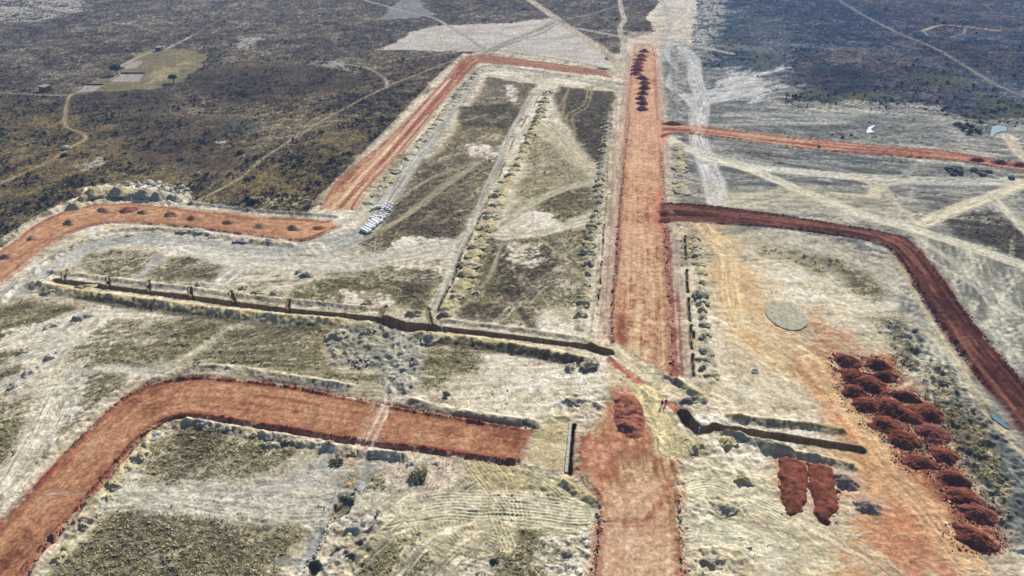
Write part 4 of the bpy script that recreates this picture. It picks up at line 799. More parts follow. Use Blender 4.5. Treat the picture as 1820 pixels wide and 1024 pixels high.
RH = [(1508, 643, 52, .8, 'dark red soil heap at the far left corner of the big dump', -12), (1565, 648, 50, .75, 'dark red soil heap at the far right corner of the big dump', 10),
      (1512, 668, 56, .75, 'dark red soil heap second down the left edge of the dump', 0), (1572, 668, 50, .7, 'rounded dark red heap just below the far right corner heap', 0),
      (1545, 686, 60, .75, 'broad dark red heap in the middle of the upper dump', 0), (1518, 694, 50, .7, 'dark red heap third down the left edge of the dump', 0),
      (1606, 708, 62, .6, 'dark red heap with a pale gap on its left side', -30), (1540, 720, 60, .7, 'dark red heap bulging on the left edge above the twin ridges', 0),
      (1580, 722, 60, .7, 'brown red heap in the core of the big dump', 0), (1652, 738, 58, .75, 'smooth dark red heap on the right edge of the dump', -20),
      (1612, 742, 62, .6, 'low brown red heap between the core and the right edge', -20), (1572, 752, 62, .8, 'brown red heap whose left foot spills on the sand', 0),
      (1608, 780, 58, .85, 'rough dark red heap above the pale gap in the dump', 0), (1656, 770, 62, .7, 'purplish red crescent heap beside the pale gap', -30),
      (1634, 824, 64, .7, 'rusty red heap just below the pale gap', -10), (1678, 812, 56, .8, 'light rusty red heap right of the one below the gap', -20),
      (1690, 852, 60, .75, 'crumbly red heap fourth from the near end of the dump', -20), (1714, 884, 64, .65, 'flat red heap third from the near end of the dump', -20),
      (1741, 914, 66, .65, 'stony red heap second from the near end of the dump', -25), (1733, 957, 84, .62, 'large dark red heap standing alone at the near end of the dump', -15)]
rj = random.Random(3)
for i, (x, y, w, a, l, rz) in enumerate(RH):
    heap(x + rj.uniform(-4, 4), y + rj.uniform(-3, 3), w * rj.uniform(.85, 1.12), a * rj.uniform(1.0, 1.3), rj.uniform(1.0, 1.8), M_RED2 if i in (13, 18) else M_RED, l, 'dark red soil heaps dumped along the sandy strip', rz=rz + rj.uniform(-25, 25), flat=.05, **big)
def mound(pts, h, mat, label, cat, group=None, name='soil_heap', slope=1.0, seed=1, step=.3, lump=.2):
    """a flat-topped heap filling a surveyed outline"""
    W = spline(PP(pts) + [P(*pts[0])], 3)[:-1]; W = np.array(W); c = W.mean(0)
    x0, y0 = W.min(0) - .6; x1, y1 = W.max(0) + .6; nx = int((x1 - x0) / step) + 1; ny = int((y1 - y0) / step) + 1
    gx, gy = np.meshgrid(np.linspace(x0, x1, nx), np.linspace(y0, y1, ny)); D = np.full(gx.shape, 1e6); ins = np.zeros(gx.shape, bool)
    for a, b in zip(W, np.roll(W, -1, 0)):
        d = b - a; L = np.hypot(*d) + 1e-9; t = np.clip(((gx - a[0]) * d[0] + (gy - a[1]) * d[1]) / L / L, 0, 1); D = np.minimum(D, np.hypot(gx - a[0] - t * d[0], gy - a[1] - t * d[1]))
        if a[1] != b[1]: ins ^= ((a[1] > gy) != (b[1] > gy)) & (gx < (b[0] - a[0]) * (gy - a[1]) / (b[1] - a[1]) + a[0])
    s = np.where(ins, D, -D) + (.35 * vn(gx / 1.3, gy / 1.3, seed) + .25 * vn(gx / .5, gy / .5, seed + 3)) * min(1, h * 2); z = np.clip(s * slope, -.3, h) ; z = np.where(z > 0, h * np.tanh(np.clip(s, 0, 9) * slope / h), z)
    z = z + np.clip(s, 0, 1) * lump * (vn(gx / 1.1, gy / 1.1, seed + 1) + .8 * vn(gx / 3.1, gy / 2.1, seed + 2) + .5 * vn(gx / .5, gy / .5, seed))
    keep = s > -.8; V = []; m = {}; F = []; zb = gz(*c)
    for j in range(ny - 1):
        for i in range(nx - 1):
            if keep[j, i] and keep[j, i + 1] and keep[j + 1, i] and keep[j + 1, i + 1]:
                f = []
                for (jj, ii) in ((j, i), (j, i + 1), (j + 1, i + 1), (j + 1, i)):
                    if (jj, ii) not in m:
                        m[(jj, ii)] = len(V); X_, Y_ = gx[jj, ii], gy[jj, ii]; V.append((X_ - c[0], Y_ - c[1], z[jj, ii] + gz(X_, Y_) - zb))
                    f.append(m[(jj, ii)])
                F.append(f)
    return tag(mesh_obj(name, V, F, mat, loc=(c[0], c[1], zb)), label, cat, group)
mound([(1384, 815), (1402, 814), (1428, 822), (1435, 838), (1436, 862), (1426, 905), (1412, 917), (1400, 914), (1390, 885), (1384, 845)], .65, M_RED, 'left one of two long flat-topped dark red soil ridges', 'soil heap', 'two long red soil ridges side by side')
mound([(1434, 824), (1450, 824), (1480, 832), (1484, 866), (1491, 884), (1489, 908), (1479, 914), (1474, 936), (1452, 922), (1444, 890), (1436, 862)], .65, M_RED, 'right one of two long flat-topped red soil ridges, ending in a tail', 'soil heap', 'two long red soil ridges side by side', seed=3)
mound([(1092, 712), (1105, 704), (1122, 704), (1138, 715), (1146, 740), (1146, 765), (1134, 782), (1116, 778), (1098, 762), (1090, 740)], .8, M_MIX, 'broad rough reddish soil heap dumped at the break in the main road', 'soil heap', slope=.5, seed=2, lump=.38)
heap(1503, 856, 44, 1.05, 1.4, M_GRV, 'greyish pink gravel heap beside the right red ridge', 'pinkish gravel heaps', 'gravel heap', 'gravel_heap', **big)
heap(1541, 900, 46, .95, 1.4, M_GRV, 'greyish pink gravel heap nearer the camera, alone on the sand', 'pinkish gravel heaps', 'gravel heap', 'gravel_heap', **big)
mr_ = [(1145, 90), (1141, 99), (1137, 105), (1135, 111), (1133, 117), (1133, 123), (1131, 130), (1141, 138), (1146, 147), (1145, 156), (1142, 165), (1139, 174), (1142, 183), (1142, 193)]
for i, (x, y) in enumerate(mr_):
    heap(x, y + 2, 22 + (i % 3), 1.15, 2.3, M_RED2 if i not in (8, 9) else M_RED, f'{ordinal(i + 1)} dark red heap from the far end of the row on the main road', 'dark red heaps in a row on the far main road', nr=8, na=22)
br_ = [(14, 457), (60, 424), (126, 397), (190, 374), (229, 374), (258, 378), (306, 382), (348, 387), (408, 396), (466, 402), (523, 406)]
for i, (x, y) in enumerate(br_):
    nm = {0: 'brown gravel heap at the left picture edge on the left orange road', 4: 'purplish heap, the reddest one on the left orange road', 10: 'last brown heap before the dead end of the left orange road'}.get(i, f'{ordinal(i + 1)} brown gravel heap from the left on the left orange road')
    heap(x, y, [34, 27, 30, 36, 33, 29, 32, 34, 30, 35, 31][i], [.8, .9, .7][i % 3], [1.3, 1.1, 1.5, 1.25][i % 4], M_RED2 if i == 4 else M_BRN, nm, 'brown gravel heaps on the left orange road', 'gravel heap', 'gravel_heap', nr=9, na=26, skew=-.15)
heap(566, 406, 26, .8, .5, M_RED, 'low dark red heap against the dead end of the left orange road', 'brown gravel heaps on the left orange road', nr=8, na=22)
for x, y, w, l in [(1196, 221, 40, 'maroon heap at the mouth of the long right-hand road'), (1736, 286, 30, 'first of three maroon heaps at the right end of the far right road'), (1775, 290, 32, 'middle one of three maroon heaps near the right picture edge'), (1812, 294, 34, 'last of three maroon heaps cut by the right picture edge')]:
    heap(x, y, w, .62, 1.6, M_RED2, l, 'maroon heaps on the far right road', nr=9, na=26)
heap(1184, 378, 32, .95, 1.2, M_RED2, 'maroon soil heap where the dark road meets the main road', None, nr=10, na=28)
# rows of small spoil heaps thrown up beside the trenches: a few shapes shared by all
VAR = {}
def small_heap(x, y, r, h, kind, seed, asp=.8, rz=0):
    key = (kind, seed % 7)
    if key not in VAR:
        V, F = heap_data(1, 1, 1, 50 + key[1] * 3 + len(kind), nr=10, na=24, rag=.28, lump=.42, skirt=.3)
        me = bpy.data.meshes.new('spoil_heap'); me.from_pydata(V, [], F); me.polygons.foreach_set('use_smooth', [True] * len(F)); me.update(); me.materials.append({'y': M_YEL, 'g': M_GRY, 'd': M_DGR, 'p': M_ROCK}[kind]); VAR[key] = me
    o = bpy.data.objects.new('spoil_heap', VAR[key]); COLL.objects.link(o); o.location = (x, y, gz(x, y) - .03); o.scale = (r, r * asp, h); o.rotation_euler[2] = R(rz); return o
def heap_row(pts, gap, r, h, kind, what, group, jit=.5, end='far'):
    W = np.array(spline(PP(pts))); s = np.concatenate([[0], np.cumsum(np.hypot(*(W[1:] - W[:-1]).T))]); t = 0; k = 0; rr = random.Random(int(pts[0][0]))
    while t < s[-1]:
        x = np.interp(t, s, W[:, 0]) + rr.uniform(-jit, jit); y = np.interp(t, s, W[:, 1]) + rr.uniform(-jit, jit); k += 1
        kk = kind if len(kind) == 1 else kind[rr.randrange(len(kind))]
        tag(small_heap(x, y, r * rr.uniform(.7, 1.35), h * rr.uniform(.45, 1.1), kk, rr.randrange(99), rr.uniform(.75, 1.05), rr.uniform(-25, 25)), f'{ordinal(k)} {what}', 'spoil heap', group)
        t += gap * rr.uniform(.7, 1.5)
heap_row([(852, 125), (815, 168), (768, 228), (716, 288), (668, 345), (655, 362)], 7.0, 2.3, .8, 'yg', 'low grey spoil heap from the far end beside the straight pinkish diagonal road', 'spoil heaps beside the diagonal road')
heap_row([(974, 165), (955, 215), (935, 255), (918, 295), (893, 335), (882, 370), (868, 405), (850, 440), (838, 470), (822, 510), (806, 545), (790, 566)], 6.0, 2.4, 1.0, 'yyg', 'tan spoil heap from the far end along the thin trench through the centre plots', 'tan spoil heaps along the centre trench')
heap_row([(1078, 215), (1070, 290), (1062, 365), (1054, 400), (1048, 440), (1043, 480), (1038, 520), (1034, 555), (1030, 585)], 5.6, 1.9, 1.0, 'ggy', 'grey spoil heap from the far end left of the main road', 'grey spoil heaps left of the main road')
heap_row([(1236, 425), (1240, 450), (1243, 480), (1246, 520), (1250, 560), (1256, 600), (1262, 640), (1266, 670)], 5.0, 1.7, .8, 'gy', 'small spoil heap from the far end of the row right of the main road', 'spoil heaps right of the main road')
heap_row([(1204, 262), (1208, 300), (1212, 342)], 4.6, 2.6, .7, 'yg', 'flat spoil heap from the far end between the two right-hand roads', 'flat spoil heaps between the right-hand roads')
heap_row([(1200, 100), (1204, 150), (1206, 200)], 14, 2.6, .6, 'g', 'far grey spoil heap down the right edge of the main road', 'far grey spoil heaps right of the main road')
heap_row([(170, 428), (300, 412), (400, 422), (500, 434)], 8, 2.0, .7, 'py', 'pale clod heap from the left below the left orange road', 'pale clod heaps below the left orange road', .8)
heap_row([(272, 772), (246, 806), (212, 850), (180, 900), (140, 950), (100, 996)], 3.6, 1.2, .7, 'yyp', 'yellowish spoil heap from the bend down the near side of the brick red road', 'yellow spoil heaps inside the bend of the brick red road', .6)
heap_row([(360, 756), (450, 772), (560, 791), (640, 805), (720, 818), (800, 830)], 4.4, 1.0, .55, 'ygp', 'small spoil heap from the left under the near edge of the brick red road', 'small spoil heaps under the brick red road', .6)
heap_row([(880, 96), (960, 106), (1060, 120)], 14, 3.0, .8, 'gy', 'grey spoil heap from the left behind the short top road', 'grey spoil heaps behind the short top road', 1)
for x, y, r, h, k, l in [(150, 512, 2.6, 1.0, 'y', 'tan heap past the left end of the long trench'), (88, 522, 2.4, 1.0, 'g', 'grey heap in grass at the left end of the long berm'),
        (356, 506, 2.0, 1.0, 'p', 'pale heap beside the middle side slot of the long trench'), (432, 512, 1.8, .9, 'y', 'yellow heap right of the forked side slot of the trench'), (458, 520, 1.8, .8, 'y', 'second yellow heap right of the forked side slot'), (490, 522, 2.2, .8, 'g', 'grey heap left of the pale side slot'),
        (545, 490, 2.4, 1.0, 'd', 'dark grey heap on the pale yard above the trench'), (530, 484, 1.6, .7, 'd', 'small dark heap left of the dark yard heap'), (655, 540, 2.8, 1.3, 'g', 'large grey heap on the far bank of the wide pit'), (738, 558, 2.4, 1.2, 'y', 'olive tan heap on the far bank right of the wide pit'), (790, 562, 2.0, 1.0, 'd', 'dark heap beside the blue pipe'),
        (655, 592, 2.6, 1.5, 'g', 'grey cone heap in the rubble field'), (600, 598, 3.0, 1.2, 'g', 'grey heap with boulders at the left of the rubble field'), (765, 605, 3.2, 1.3, 'g', 'grey heap at the right end of the rubble field berm'), (1015, 655, 2.2, 1.1, 'g', 'grey cone heap below the right end of the long berm'), (1048, 650, 2.6, 1.0, 'g', 'grey block of spoil below the trench end'),
        (1025, 715, 2.8, .9, 'g', 'low grey heap left of the maroon heap'), (1228, 712, 2.4, 1.1, 'd', 'dark heap behind the right pit'), (1293, 790, 2.6, 1.2, 'y', 'dull tan heap in front of the right trench'), (1322, 855, 2.0, 1.0, 'y', 'tan heap at the near end of the tracked bank'), (1240, 795, 2.2, 1.0, 'y', 'ribbed tan heap in front of the right pit'),
        (1245, 528, 2.4, .8, 'd', 'round dark green grey heap right of the main road'), (86, 636, 2.6, 1.3, 'p', 'pale heap at the far left with dark shaded face'), (150, 565, 3.0, 1.4, 'p', 'pale heap at the head of the left spoil line'), (92, 580, 3.0, 1.3, 'p', 'pale wide heap second in the left spoil line'), (56, 661, 2.4, 1.1, 'p', 'pale heap lower in the left spoil line'), (26, 687, 2.8, 1.3, 'p', 'lowest pale heap of the left spoil line'), (40, 625, 2.0, 1.0, 'g', 'grey heap left of the left spoil line'),
        (250, 812, 2.2, 1.1, 'y', 'yellow heap with a dark hollow in the road bend'), (155, 925, 2.4, 1.2, 'g', 'grey heap at the edge of the brick red road near its pale crossing'), (480, 795, 2.2, .9, 'g', 'grey heap under the brick red road'), (640, 935, 2.8, 1.2, 'p', 'pale heap between the workers and the white capped worker'),
        (793, 700, 1.2, .7, 'd', 'small dark heap above the brick red road'), (1250, 655, 1.6, .9, 'd', 'dark clod heap near the bottom of the right row'), (1290, 905, 2.4, .9, 'g', 'grey heap in the rough ground right of the near main road'), (1270, 1000, 2.6, .9, 'g', 'grey heap near the bottom edge right of the main road'), (1010, 985, 2.2, .8, 'g', 'grey heap near the bottom edge left of the main road'), (598, 990, 2.6, 1.0, 'p', 'pale heap near the bottom edge below the workers')]:
    w = P(x, y); tag(small_heap(w[0], w[1], r, h, k, int(x), .7, x % 60), l, 'spoil heap', 'single spoil heaps across the site')
# big tipped spoil ridge above the left road: rounded tongues side by side
for i, (x, y, w) in enumerate([(135, 368, 34), (152, 357, 36), (172, 350, 38), (192, 345, 40), (215, 347, 36), (238, 350, 34), (262, 350, 36), (286, 352, 34), (312, 354, 34)]):
    heap(x, y, w, 1.1, 2.0, M_GRY if i > 4 else M_YEL, f'{ordinal(i + 1)} tongue of pale tipped spoil from the left behind the left orange road', 'tipped spoil tongues behind the left orange road', 'spoil heap', 'spoil_heap', nr=12, na=30, rz=-20 + 5 * i, flat=.3)
# ------------------------------------------------------------------ rocks
def rock_mesh(seed):
    bm = bmesh.new(); bmesh.ops.create_icosphere(bm, subdivisions=1, radius=1); r = random.Random(seed)
    for v in bm.verts: v.co *= r.uniform(.7, 1.15); v.co.z *= .7
    me = bpy.data.meshes.new('boulder'); bm.to_mesh(me); bm.free(); return me
ROCKS = {}
def rock(x, y, r, mat, label, group, i):
    k = (mat.name, i % 6)
    if k not in ROCKS: ROCKS[k] = rock_mesh(i % 6 + 11); ROCKS[k].materials.append(mat)
    o = bpy.data.objects.new('boulder', ROCKS[k]); COLL.objects.link(o); o.location = (x, y, gz(x, y) + r * .3); o.scale = (r, r * .8, r * .8); o.rotation_euler = (0, 0, i * 1.3); tag(o, label, 'boulder', group)
rr = random.Random(5)
def rocks(pts, r, mat, what, group, j=6):
    for i, (x, y) in enumerate(pts):
        w = P(x + rr.uniform(-1, 1), y + rr.uniform(-.6, .6)); rock(w[0], w[1], r * rr.uniform(.7, 1.3), mat, f'{ordinal(i + 1)} {what}', group, rr.randrange(6))
rocks([(226, 326), (233, 331), (240, 329), (247, 331), (252, 334), (258, 328), (264, 326), (270, 329), (276, 331), (282, 328), (290, 333), (296, 331), (303, 331), (310, 335), (318, 336), (325, 336), (333, 340), (338, 343), (330, 346), (320, 342), (306, 339), (295, 338), (286, 337), (246, 325), (268, 324)], 1.3, M_ROCK, 'pale boulder from the left on the crest of the tipped spoil', 'pale boulders on the tipped spoil ridge')
rocks([(1683, 302), (1688, 306), (1693, 302), (1698, 305), (1703, 301), (1706, 308), (1690, 311), (1698, 312), (1731, 305), (1737, 309), (1745, 307), (1752, 306), (1758, 308), (1748, 312), (1797, 317)], 1.7, M_DROCK, 'grey boulder from the left beside the far right road', 'grey boulders beside the far right road')
rocks([(585, 613), (588, 620), (592, 627), (614, 596), (623, 642), (632, 640), (636, 644), (641, 641), (646, 646), (650, 642), (644, 650), (634, 650), (640, 653), (655, 648), (664, 645), (700, 612), (743, 612), (733, 602), (736, 640), (739, 636), (731, 646), (596, 632), (690, 592), (668, 590)], .55, M_ROCK, 'pale stone from the left in the grey rubble field', 'pale stones in the rubble field')
rocks([(578, 944), (576, 950), (573, 954), (570, 962), (568, 968), (566, 975), (562, 981), (558, 986), (552, 992), (549, 996), (547, 1003), (543, 1008), (541, 1016), (583, 936), (586, 930), (590, 922), (568, 899), (578, 900), (573, 901), (588, 940)], .33, M_ROCK, 'pale stone from the top along the narrow grey path', 'stones edging the narrow grey path')
rocks([(118, 265)], 2.0, M_ROCK, 'white boulder beside the far left footpath', None)
rocks([(1480, 240), (1497, 246), (1512, 243), (1455, 262)], 1.1, M_DROCK, 'dark clod from the left along the far edge of the far right road', 'dark clods by the far right road')
# ------------------------------------------------------------------ round concrete slab
W = PP([(1359, 547), (1364, 543), (1370, 540), (1388, 539), (1405, 542), (1412, 549), (1422, 555), (1430, 562), (1436, 570), (1435, 577), (1423, 586), (1409, 588), (1391, 584), (1376, 576), (1363, 563), (1359, 555)])
W = np.array(spline(W + [W[0]], 4)[:-1]); c0 = W.mean(0); zb = gz(*c0) + .02
n = len(W); V = [(0, 0, .22)]; F = []
for s_, z_ in ((.5, .22), (.93, .21), (.985, .19), (1.0, .1), (1.0, -.4)):
    V += [((p[0] - c0[0]) * s_, (p[1] - c0[1]) * s_, z_) for p in W]
F += [(0, 1 + j, 1 + (j + 1) % n) for j in range(n)]
for i in range(4): F += [(1 + i * n + j, 1 + (i + 1) * n + j, 1 + (i + 1) * n + (j + 1) % n, 1 + i * n + (j + 1) % n) for j in range(n)]
M_SLAB = soil_mat('rough_grey_slab', (142, 138, 116), (204, 198, 176), .8, .6)
if F: 
    F = [tuple(reversed(f)) for f in F] if False else F
slab = mesh_obj('round_slab', V, F, M_SLAB, loc=(c0[0], c0[1], zb), smooth=False)
tag(slab, 'large round grey concrete slab lying on the sandy working area', 'slab')
def ring(px, py, r, label, name='manhole_ring', cat='manhole', mat=None):
    x, y = P(px, py); root = empty(name, (x, y, gz(x, y))); tag(root, label, cat)
    bm = bmesh.new(); n = 20
    prof = [(r, -.2), (r, .22), (r * .82, .24), (r * .82, -.1)]
    vs = [[bm.verts.new((q * math.cos(6.2832 * j / n), q * math.sin(6.2832 * j / n), z)) for j in range(n)] for q, z in prof]
    for i in range(3):
        for j in range(n): bm.faces.new((vs[i][j], vs[i][(j + 1) % n], vs[i + 1][(j + 1) % n], vs[i + 1][j]))
    bm_obj('rim', bm, mat or M_CONC, root, True)
    bm = bmesh.new(); bmesh.ops.create_cone(bm, cap_ends=True, segments=n, radius1=r * .82, radius2=r * .82, depth=.08, matrix=Matrix.Translation((0, 0, .12))); bm_obj('lid', bm, M_DROCK, root)
ring(1342, 660, .85, 'small round grey manhole top on pale sand below the big round slab')
ring(606, 919, .95, 'round grey concrete manhole cover in front of the shadowed pit')
# concrete strip footing left of the maroon heap, beside its trench
A = P(1014, 752); B = P(1006, 841); d = Vector((B[0] - A[0], B[1] - A[1])); bm = bmesh.new()
ang = math.atan2(d.y, d.x); nseg = 7
root = empty('concrete_kerb', ((A[0] + B[0]) / 2, (A[1] + B[1]) / 2, gz(A[0] - .3, A[1] - 1)), ang); tag(root, 'pale concrete strip beside a narrow trench left of the maroon heap', 'kerb')
for i in range(nseg):
    bm = bmesh.new(); addbox(bm, (-d.length / 2 + (i + .5) * d.length / nseg, 0, .05), (d.length / nseg - .05, .6, .5), bev=.04); bm_obj('kerb_block', bm, M_CONC, root)
# blue pipes standing in the pits
M_BLUE = plain('blue_pvc', (.08, .36, .62), .4, .4)
for px, py, l, hh in [(786, 586, 'blue plastic pipe standing in the long trench near the dark heap', 2.6), (1243, 768, 'blue plastic pipe standing in the right-hand pit', 3.2)]:
    x, y = P(px, py); root = empty('blue_pipe', (x, y, -2.3)); tag(root, l, 'pipe', 'blue pipes standing in the trenches')
    bm = bmesh.new(); addtube(bm, (0, 0, 0), (-.12, .1, hh), .13, .13, 12); bm_obj('pipe', bm, M_BLUE, root, True)
    bm = bmesh.new(); addtube(bm, (-.12, .1, hh - .02), (-.13, .11, hh + .28), .17, .17, 12); bm_obj('socket', bm, M_BLUE, root, True)
# ------------------------------------------------------------------ white blocks stored beside the plots
M_WHITE = plain('white_wrap', (.74, .74, .76), .6, .3); M_BASE = plain('dark_underside', (.05, .055, .06), .8, .2)
def block_proto():
    root = empty('wrapped_block', (0, 0, 0))
    bm = bmesh.new(); addbox(bm, (0, 0, .6), (.82, .86, .9), bev=.06); bm_obj('block', bm, M_WHITE, root)
    bm = bmesh.new()
    for k in (-.38, 0, .38): addbox(bm, (k, 0, .075), (.14, 1.1, .13))
    bm_obj('pallet', bm, M_BASE, root); return root
bp_ = block_proto(); first = True
def put_block(x, y, rz, label, group):
    global first
    o = bp_ if first else copy_tree(bp_); first = False
    o.location = (x, y, gz(x, y)); o.rotation_euler[2] = rz; tag(o, label, 'block', group)
k = 0
for ri, (a, b, nn) in enumerate([((646, 409), (656, 414), 5), ((653, 402), (663, 407), 5), ((659, 395), (669, 401), 5), ((666, 392), (675, 397), 5)]):
    A = P(*a); B = P(*b); an = math.atan2(B[1] - A[1], B[0] - A[0])
    for i in range(nn):
        for j in range(2):
            t = i / (nn - 1); off = (j - .5) * 1.25; put_block(A[0] + (B[0] - A[0]) * t - math.sin(an) * off, A[1] + (B[1] - A[1]) * t + math.cos(an) * off, an, f'white block, {ordinal(i + 1)} from left in'+f' the {"near" if j == 0 else "far"} line of the {["nearest", "second", "third", "farthest"][ri]} double row', 'white blocks stacked in double rows')
loose = [(662.5, 373), (667, 371), (671.5, 370), (676, 369.5), (681.5, 369), (680.5, 372.5), (679, 377), (676.5, 382.5), (686, 366), (692, 363.5), (697.5, 365.5), (691.5, 368.5), (685.5, 371), (689.5, 373), (696.5, 371.5), (693.5, 376), (687, 384), (684.5, 389), (679.5, 394.5), (660, 389.5), (664, 390), (668, 387), (671.5, 388), (674.5, 387.5), (678, 387.5), (680.5, 390)]
for i, (x, y) in enumerate(loose):
    w = P(x, y); put_block(w[0], w[1], rr.uniform(-.6, .6), f'loose white wrapped block, {ordinal(i + 1)} counted from the far left of the scattered ones', 'loose white blocks beyond the rows')
for i in range(7):
    w = P(1064 + i * 2.2, 121.5 + i * .35); put_block(w[0], w[1], .1, f'far white block, {ordinal(i + 1)} from left in the short row ending the top road', 'far white blocks at the end of the top road')
# ------------------------------------------------------------------ people
SKIN = plain('skin', (.13, .07, .045), .6); HIVIS = plain('yellow_vest', (.62, .85, .05), .6); NAVY = plain('dark_clothes', (.02, .024, .035), .8); BLACK = plain('black_clothes', (.012, .012, .014), .8); WHITEC = plain('white_cap', (.8, .8, .78), .5); ORANGE = plain('orange_trim', (.8, .2, .05), .6); HAIR = plain('hair', (.01, .009, .008), .9)
def skin_obj(name, J, E, rad, mat, parent, sub=1):
    me = bpy.data.meshes.new(name); me.from_pydata(J, E, []); me.materials.append(mat); o = bpy.data.objects.new(name, me); COLL.objects.link(o); o.parent = parent
    me.skin_vertices.new() if hasattr(me.skin_vertices, 'new') and not me.skin_vertices else None
    m = o.modifiers.new('skin', 'SKIN'); m.use_smooth_shade = True
    if me.skin_vertices:
        for v, r_ in zip(me.skin_vertices[0].data, rad): v.radius = (r_, r_) if not isinstance(r_, tuple) else r_
        me.skin_vertices[0].data[0].use_root = True
    s = o.modifiers.new('sub', 'SUBSURF'); s.levels = sub; s.render_levels = sub
    return o
def person(px, py, rz, top, legs, label, hat=None, arm=.3, vest=None, group=None):
    x, y = P(px, py); root = empty('person', (x, y, gz(x, y)), rz); tag(root, label, 'person', group)
    J = [(0, 0, .95), (0, 0, 1.15), (0, 0, 1.38), (0, 0, 1.48), (0, -.01, 1.58), (0, -.02, 1.70), (-.18, 0, 1.40), (.18, 0, 1.40), (-.27, -.05, 1.14), (.27, -.05, 1.14), (-.27, -.05 - arm, 1.0), (.27, -.05 - arm * .6, .92), (-.1, 0, .9), (.1, 0, .9), (-.13, -.03, .5), (.13, .05, .5), (-.14, .04, .08), (.14, .1, .08), (-.14, -.1, .04), (.14, -.04, .04), (-.26, -.1 - arm, .96), (.26, -.1 - arm * .6, .86)]
    E = [(0, 1), (1, 2), (2, 3), (3, 4), (4, 5), (2, 6), (2, 7), (6, 8), (7, 9), (8, 10), (9, 11), (0, 12), (0, 13), (12, 14), (13, 15), (14, 16), (15, 17), (16, 18), (17, 19), (10, 20), (11, 21)]
    rad = [.13, .13, .14, .06, .09, .085, .07, .07, .045, .045, .032, .032, .1, .1, .065, .065, .045, .045, .035, .035, .04, .04]
    skin_obj('body', J, E, rad, SKIN, root)
    tj = [J[0], J[1], (0, 0, 1.40), J[6], J[7], J[8], J[9], tuple(Vector(J[8]).lerp(Vector(J[10]), .8)), tuple(Vector(J[9]).lerp(Vector(J[11]), .8))]
    skin_obj('shirt', tj, [(0, 1), (1, 2), (2, 3), (2, 4), (3, 5), (4, 6), (5, 7), (6, 8)], [.16, .155, .15, .085, .085, .06, .06, .05, .05], top, root)
    lj = [(0, 0, .98), J[12], J[13], J[14], J[15], (-.14, .03, .14), (.14, .09, .14)]
    skin_obj('trousers', lj, [(0, 1), (0, 2), (1, 3), (2, 4), (3, 5), (4, 6)], [.15, .12, .12, .085, .085, .07, .07], legs, root)
    if vest: skin_obj('vest', [(0, 0, 1.0), (0, 0, 1.2), (0, 0, 1.42)], [(0, 1), (1, 2)], [.18, .185, .19], vest, root)
    bm = bmesh.new(); bmesh.ops.create_uvsphere(bm, u_segments=12, v_segments=8, radius=.125, matrix=Matrix.Translation((0, .0, 1.70)))
    bmesh.ops.delete(bm, geom=[v for v in bm.verts if v.co.z < 1.685], context='VERTS')
    if hat: bmesh.ops.create_cone(bm, cap_ends=True, segments=16, radius1=.17, radius2=.15, depth=.02, matrix=Matrix.Translation((0, -.02, 1.695)))
    bm_obj('hard_hat' if hat else 'hair', bm, hat or HAIR, root, True)
    return root
person(613, 887, R(170), NAVY, NAVY, 'left one of two site workers in yellow safety vests by the pit', HIVIS, .3, HIVIS, 'workers in yellow vests')
person(627, 893, R(200), NAVY, NAVY, 'right one of two site workers in yellow safety vests, arm reaching out', WHITEC, .4, HIVIS, 'workers in yellow vests')
person(668, 927, R(150), NAVY, NAVY, 'person in dark clothes and white cap standing near the pale heap', WHITEC, .2)
person(1176, 721, R(-20), BLACK, BLACK, 'left one of two people in black standing on the main road crossing', None, .15, None, 'two people in black on the crossing')
person(1183, 718, R(10), BLACK, BLACK, 'right one of two people in black standing on the main road crossing', None, .25, None, 'two people in black on the crossing')
# wheelbarrow and sand by the workers
x, y = P(632, 874); wb = empty('wheelbarrow', (x, y, gz(x, y)), R(70)); tag(wb, 'wheelbarrow with a pale tray beside the workers in yellow vests', 'wheelbarrow')
bm = bmesh.new(); T = [(-.45, -.32, .62), (.45, -.32, .62), (.45, .32, .62), (-.45, .32, .62), (-.3, -.2, .32), (.28, -.2, .32), (.28, .2, .32), (-.3, .2, .32)]
vs = [bm.verts.new(q) for q in T]
for f in ((4, 7, 6, 5), (0, 1, 5, 4), (1, 2, 6, 5), (2, 3, 7, 6), (3, 0, 4, 7)): bm.faces.new([vs[i] for i in f])
bmesh.ops.solidify(bm, geom=bm.faces[:], thickness=.03)
bm_obj('tray', bm, plain('steel_tray', (.45, .5, .58), .5, .4), wb)
bm = bmesh.new(); bmesh.ops.create_cone(bm, cap_ends=True, segments=16, radius1=.19, radius2=.19, depth=.09, matrix=Matrix.Translation((.62, 0, .19)) @ Matrix.Rotation(R(90), 4, 'X')); bm_obj('wheel', bm, BLACK, wb)
for s_ in (-1, 1):
    bm = bmesh.new(); addtube(bm, (.62, s_ * .08, .19), (-.95, s_ * .3, .6), .022, .022); bm_obj('handle', bm, NAVY, wb)
    bm = bmesh.new(); addtube(bm, (-.35, s_ * .24, .42), (-.4, s_ * .24, 0), .022, .022); bm_obj('leg', bm, NAVY, wb)
heap(621, 862, 24, .7, .5, soil_mat('building_sand', (190, 160, 112), (216, 188, 142), 1.2, .4), 'low golden building sand heap behind the workers in yellow vests', None, 'sand heap', 'sand_heap', nr=8, na=22)
x, y = P(614, 884)
mound([(600, 880), (606, 875), (616, 873), (628, 876), (633, 884), (628, 893), (612, 897), (602, 892)], .1, soil_mat('wet_concrete', (112, 116, 106), (136, 138, 126), .8, .2), 'dull green grey concrete pad under the workers in yellow vests', 'slab', None, 'concrete_pad', seed=4, lump=.02, step=.3)
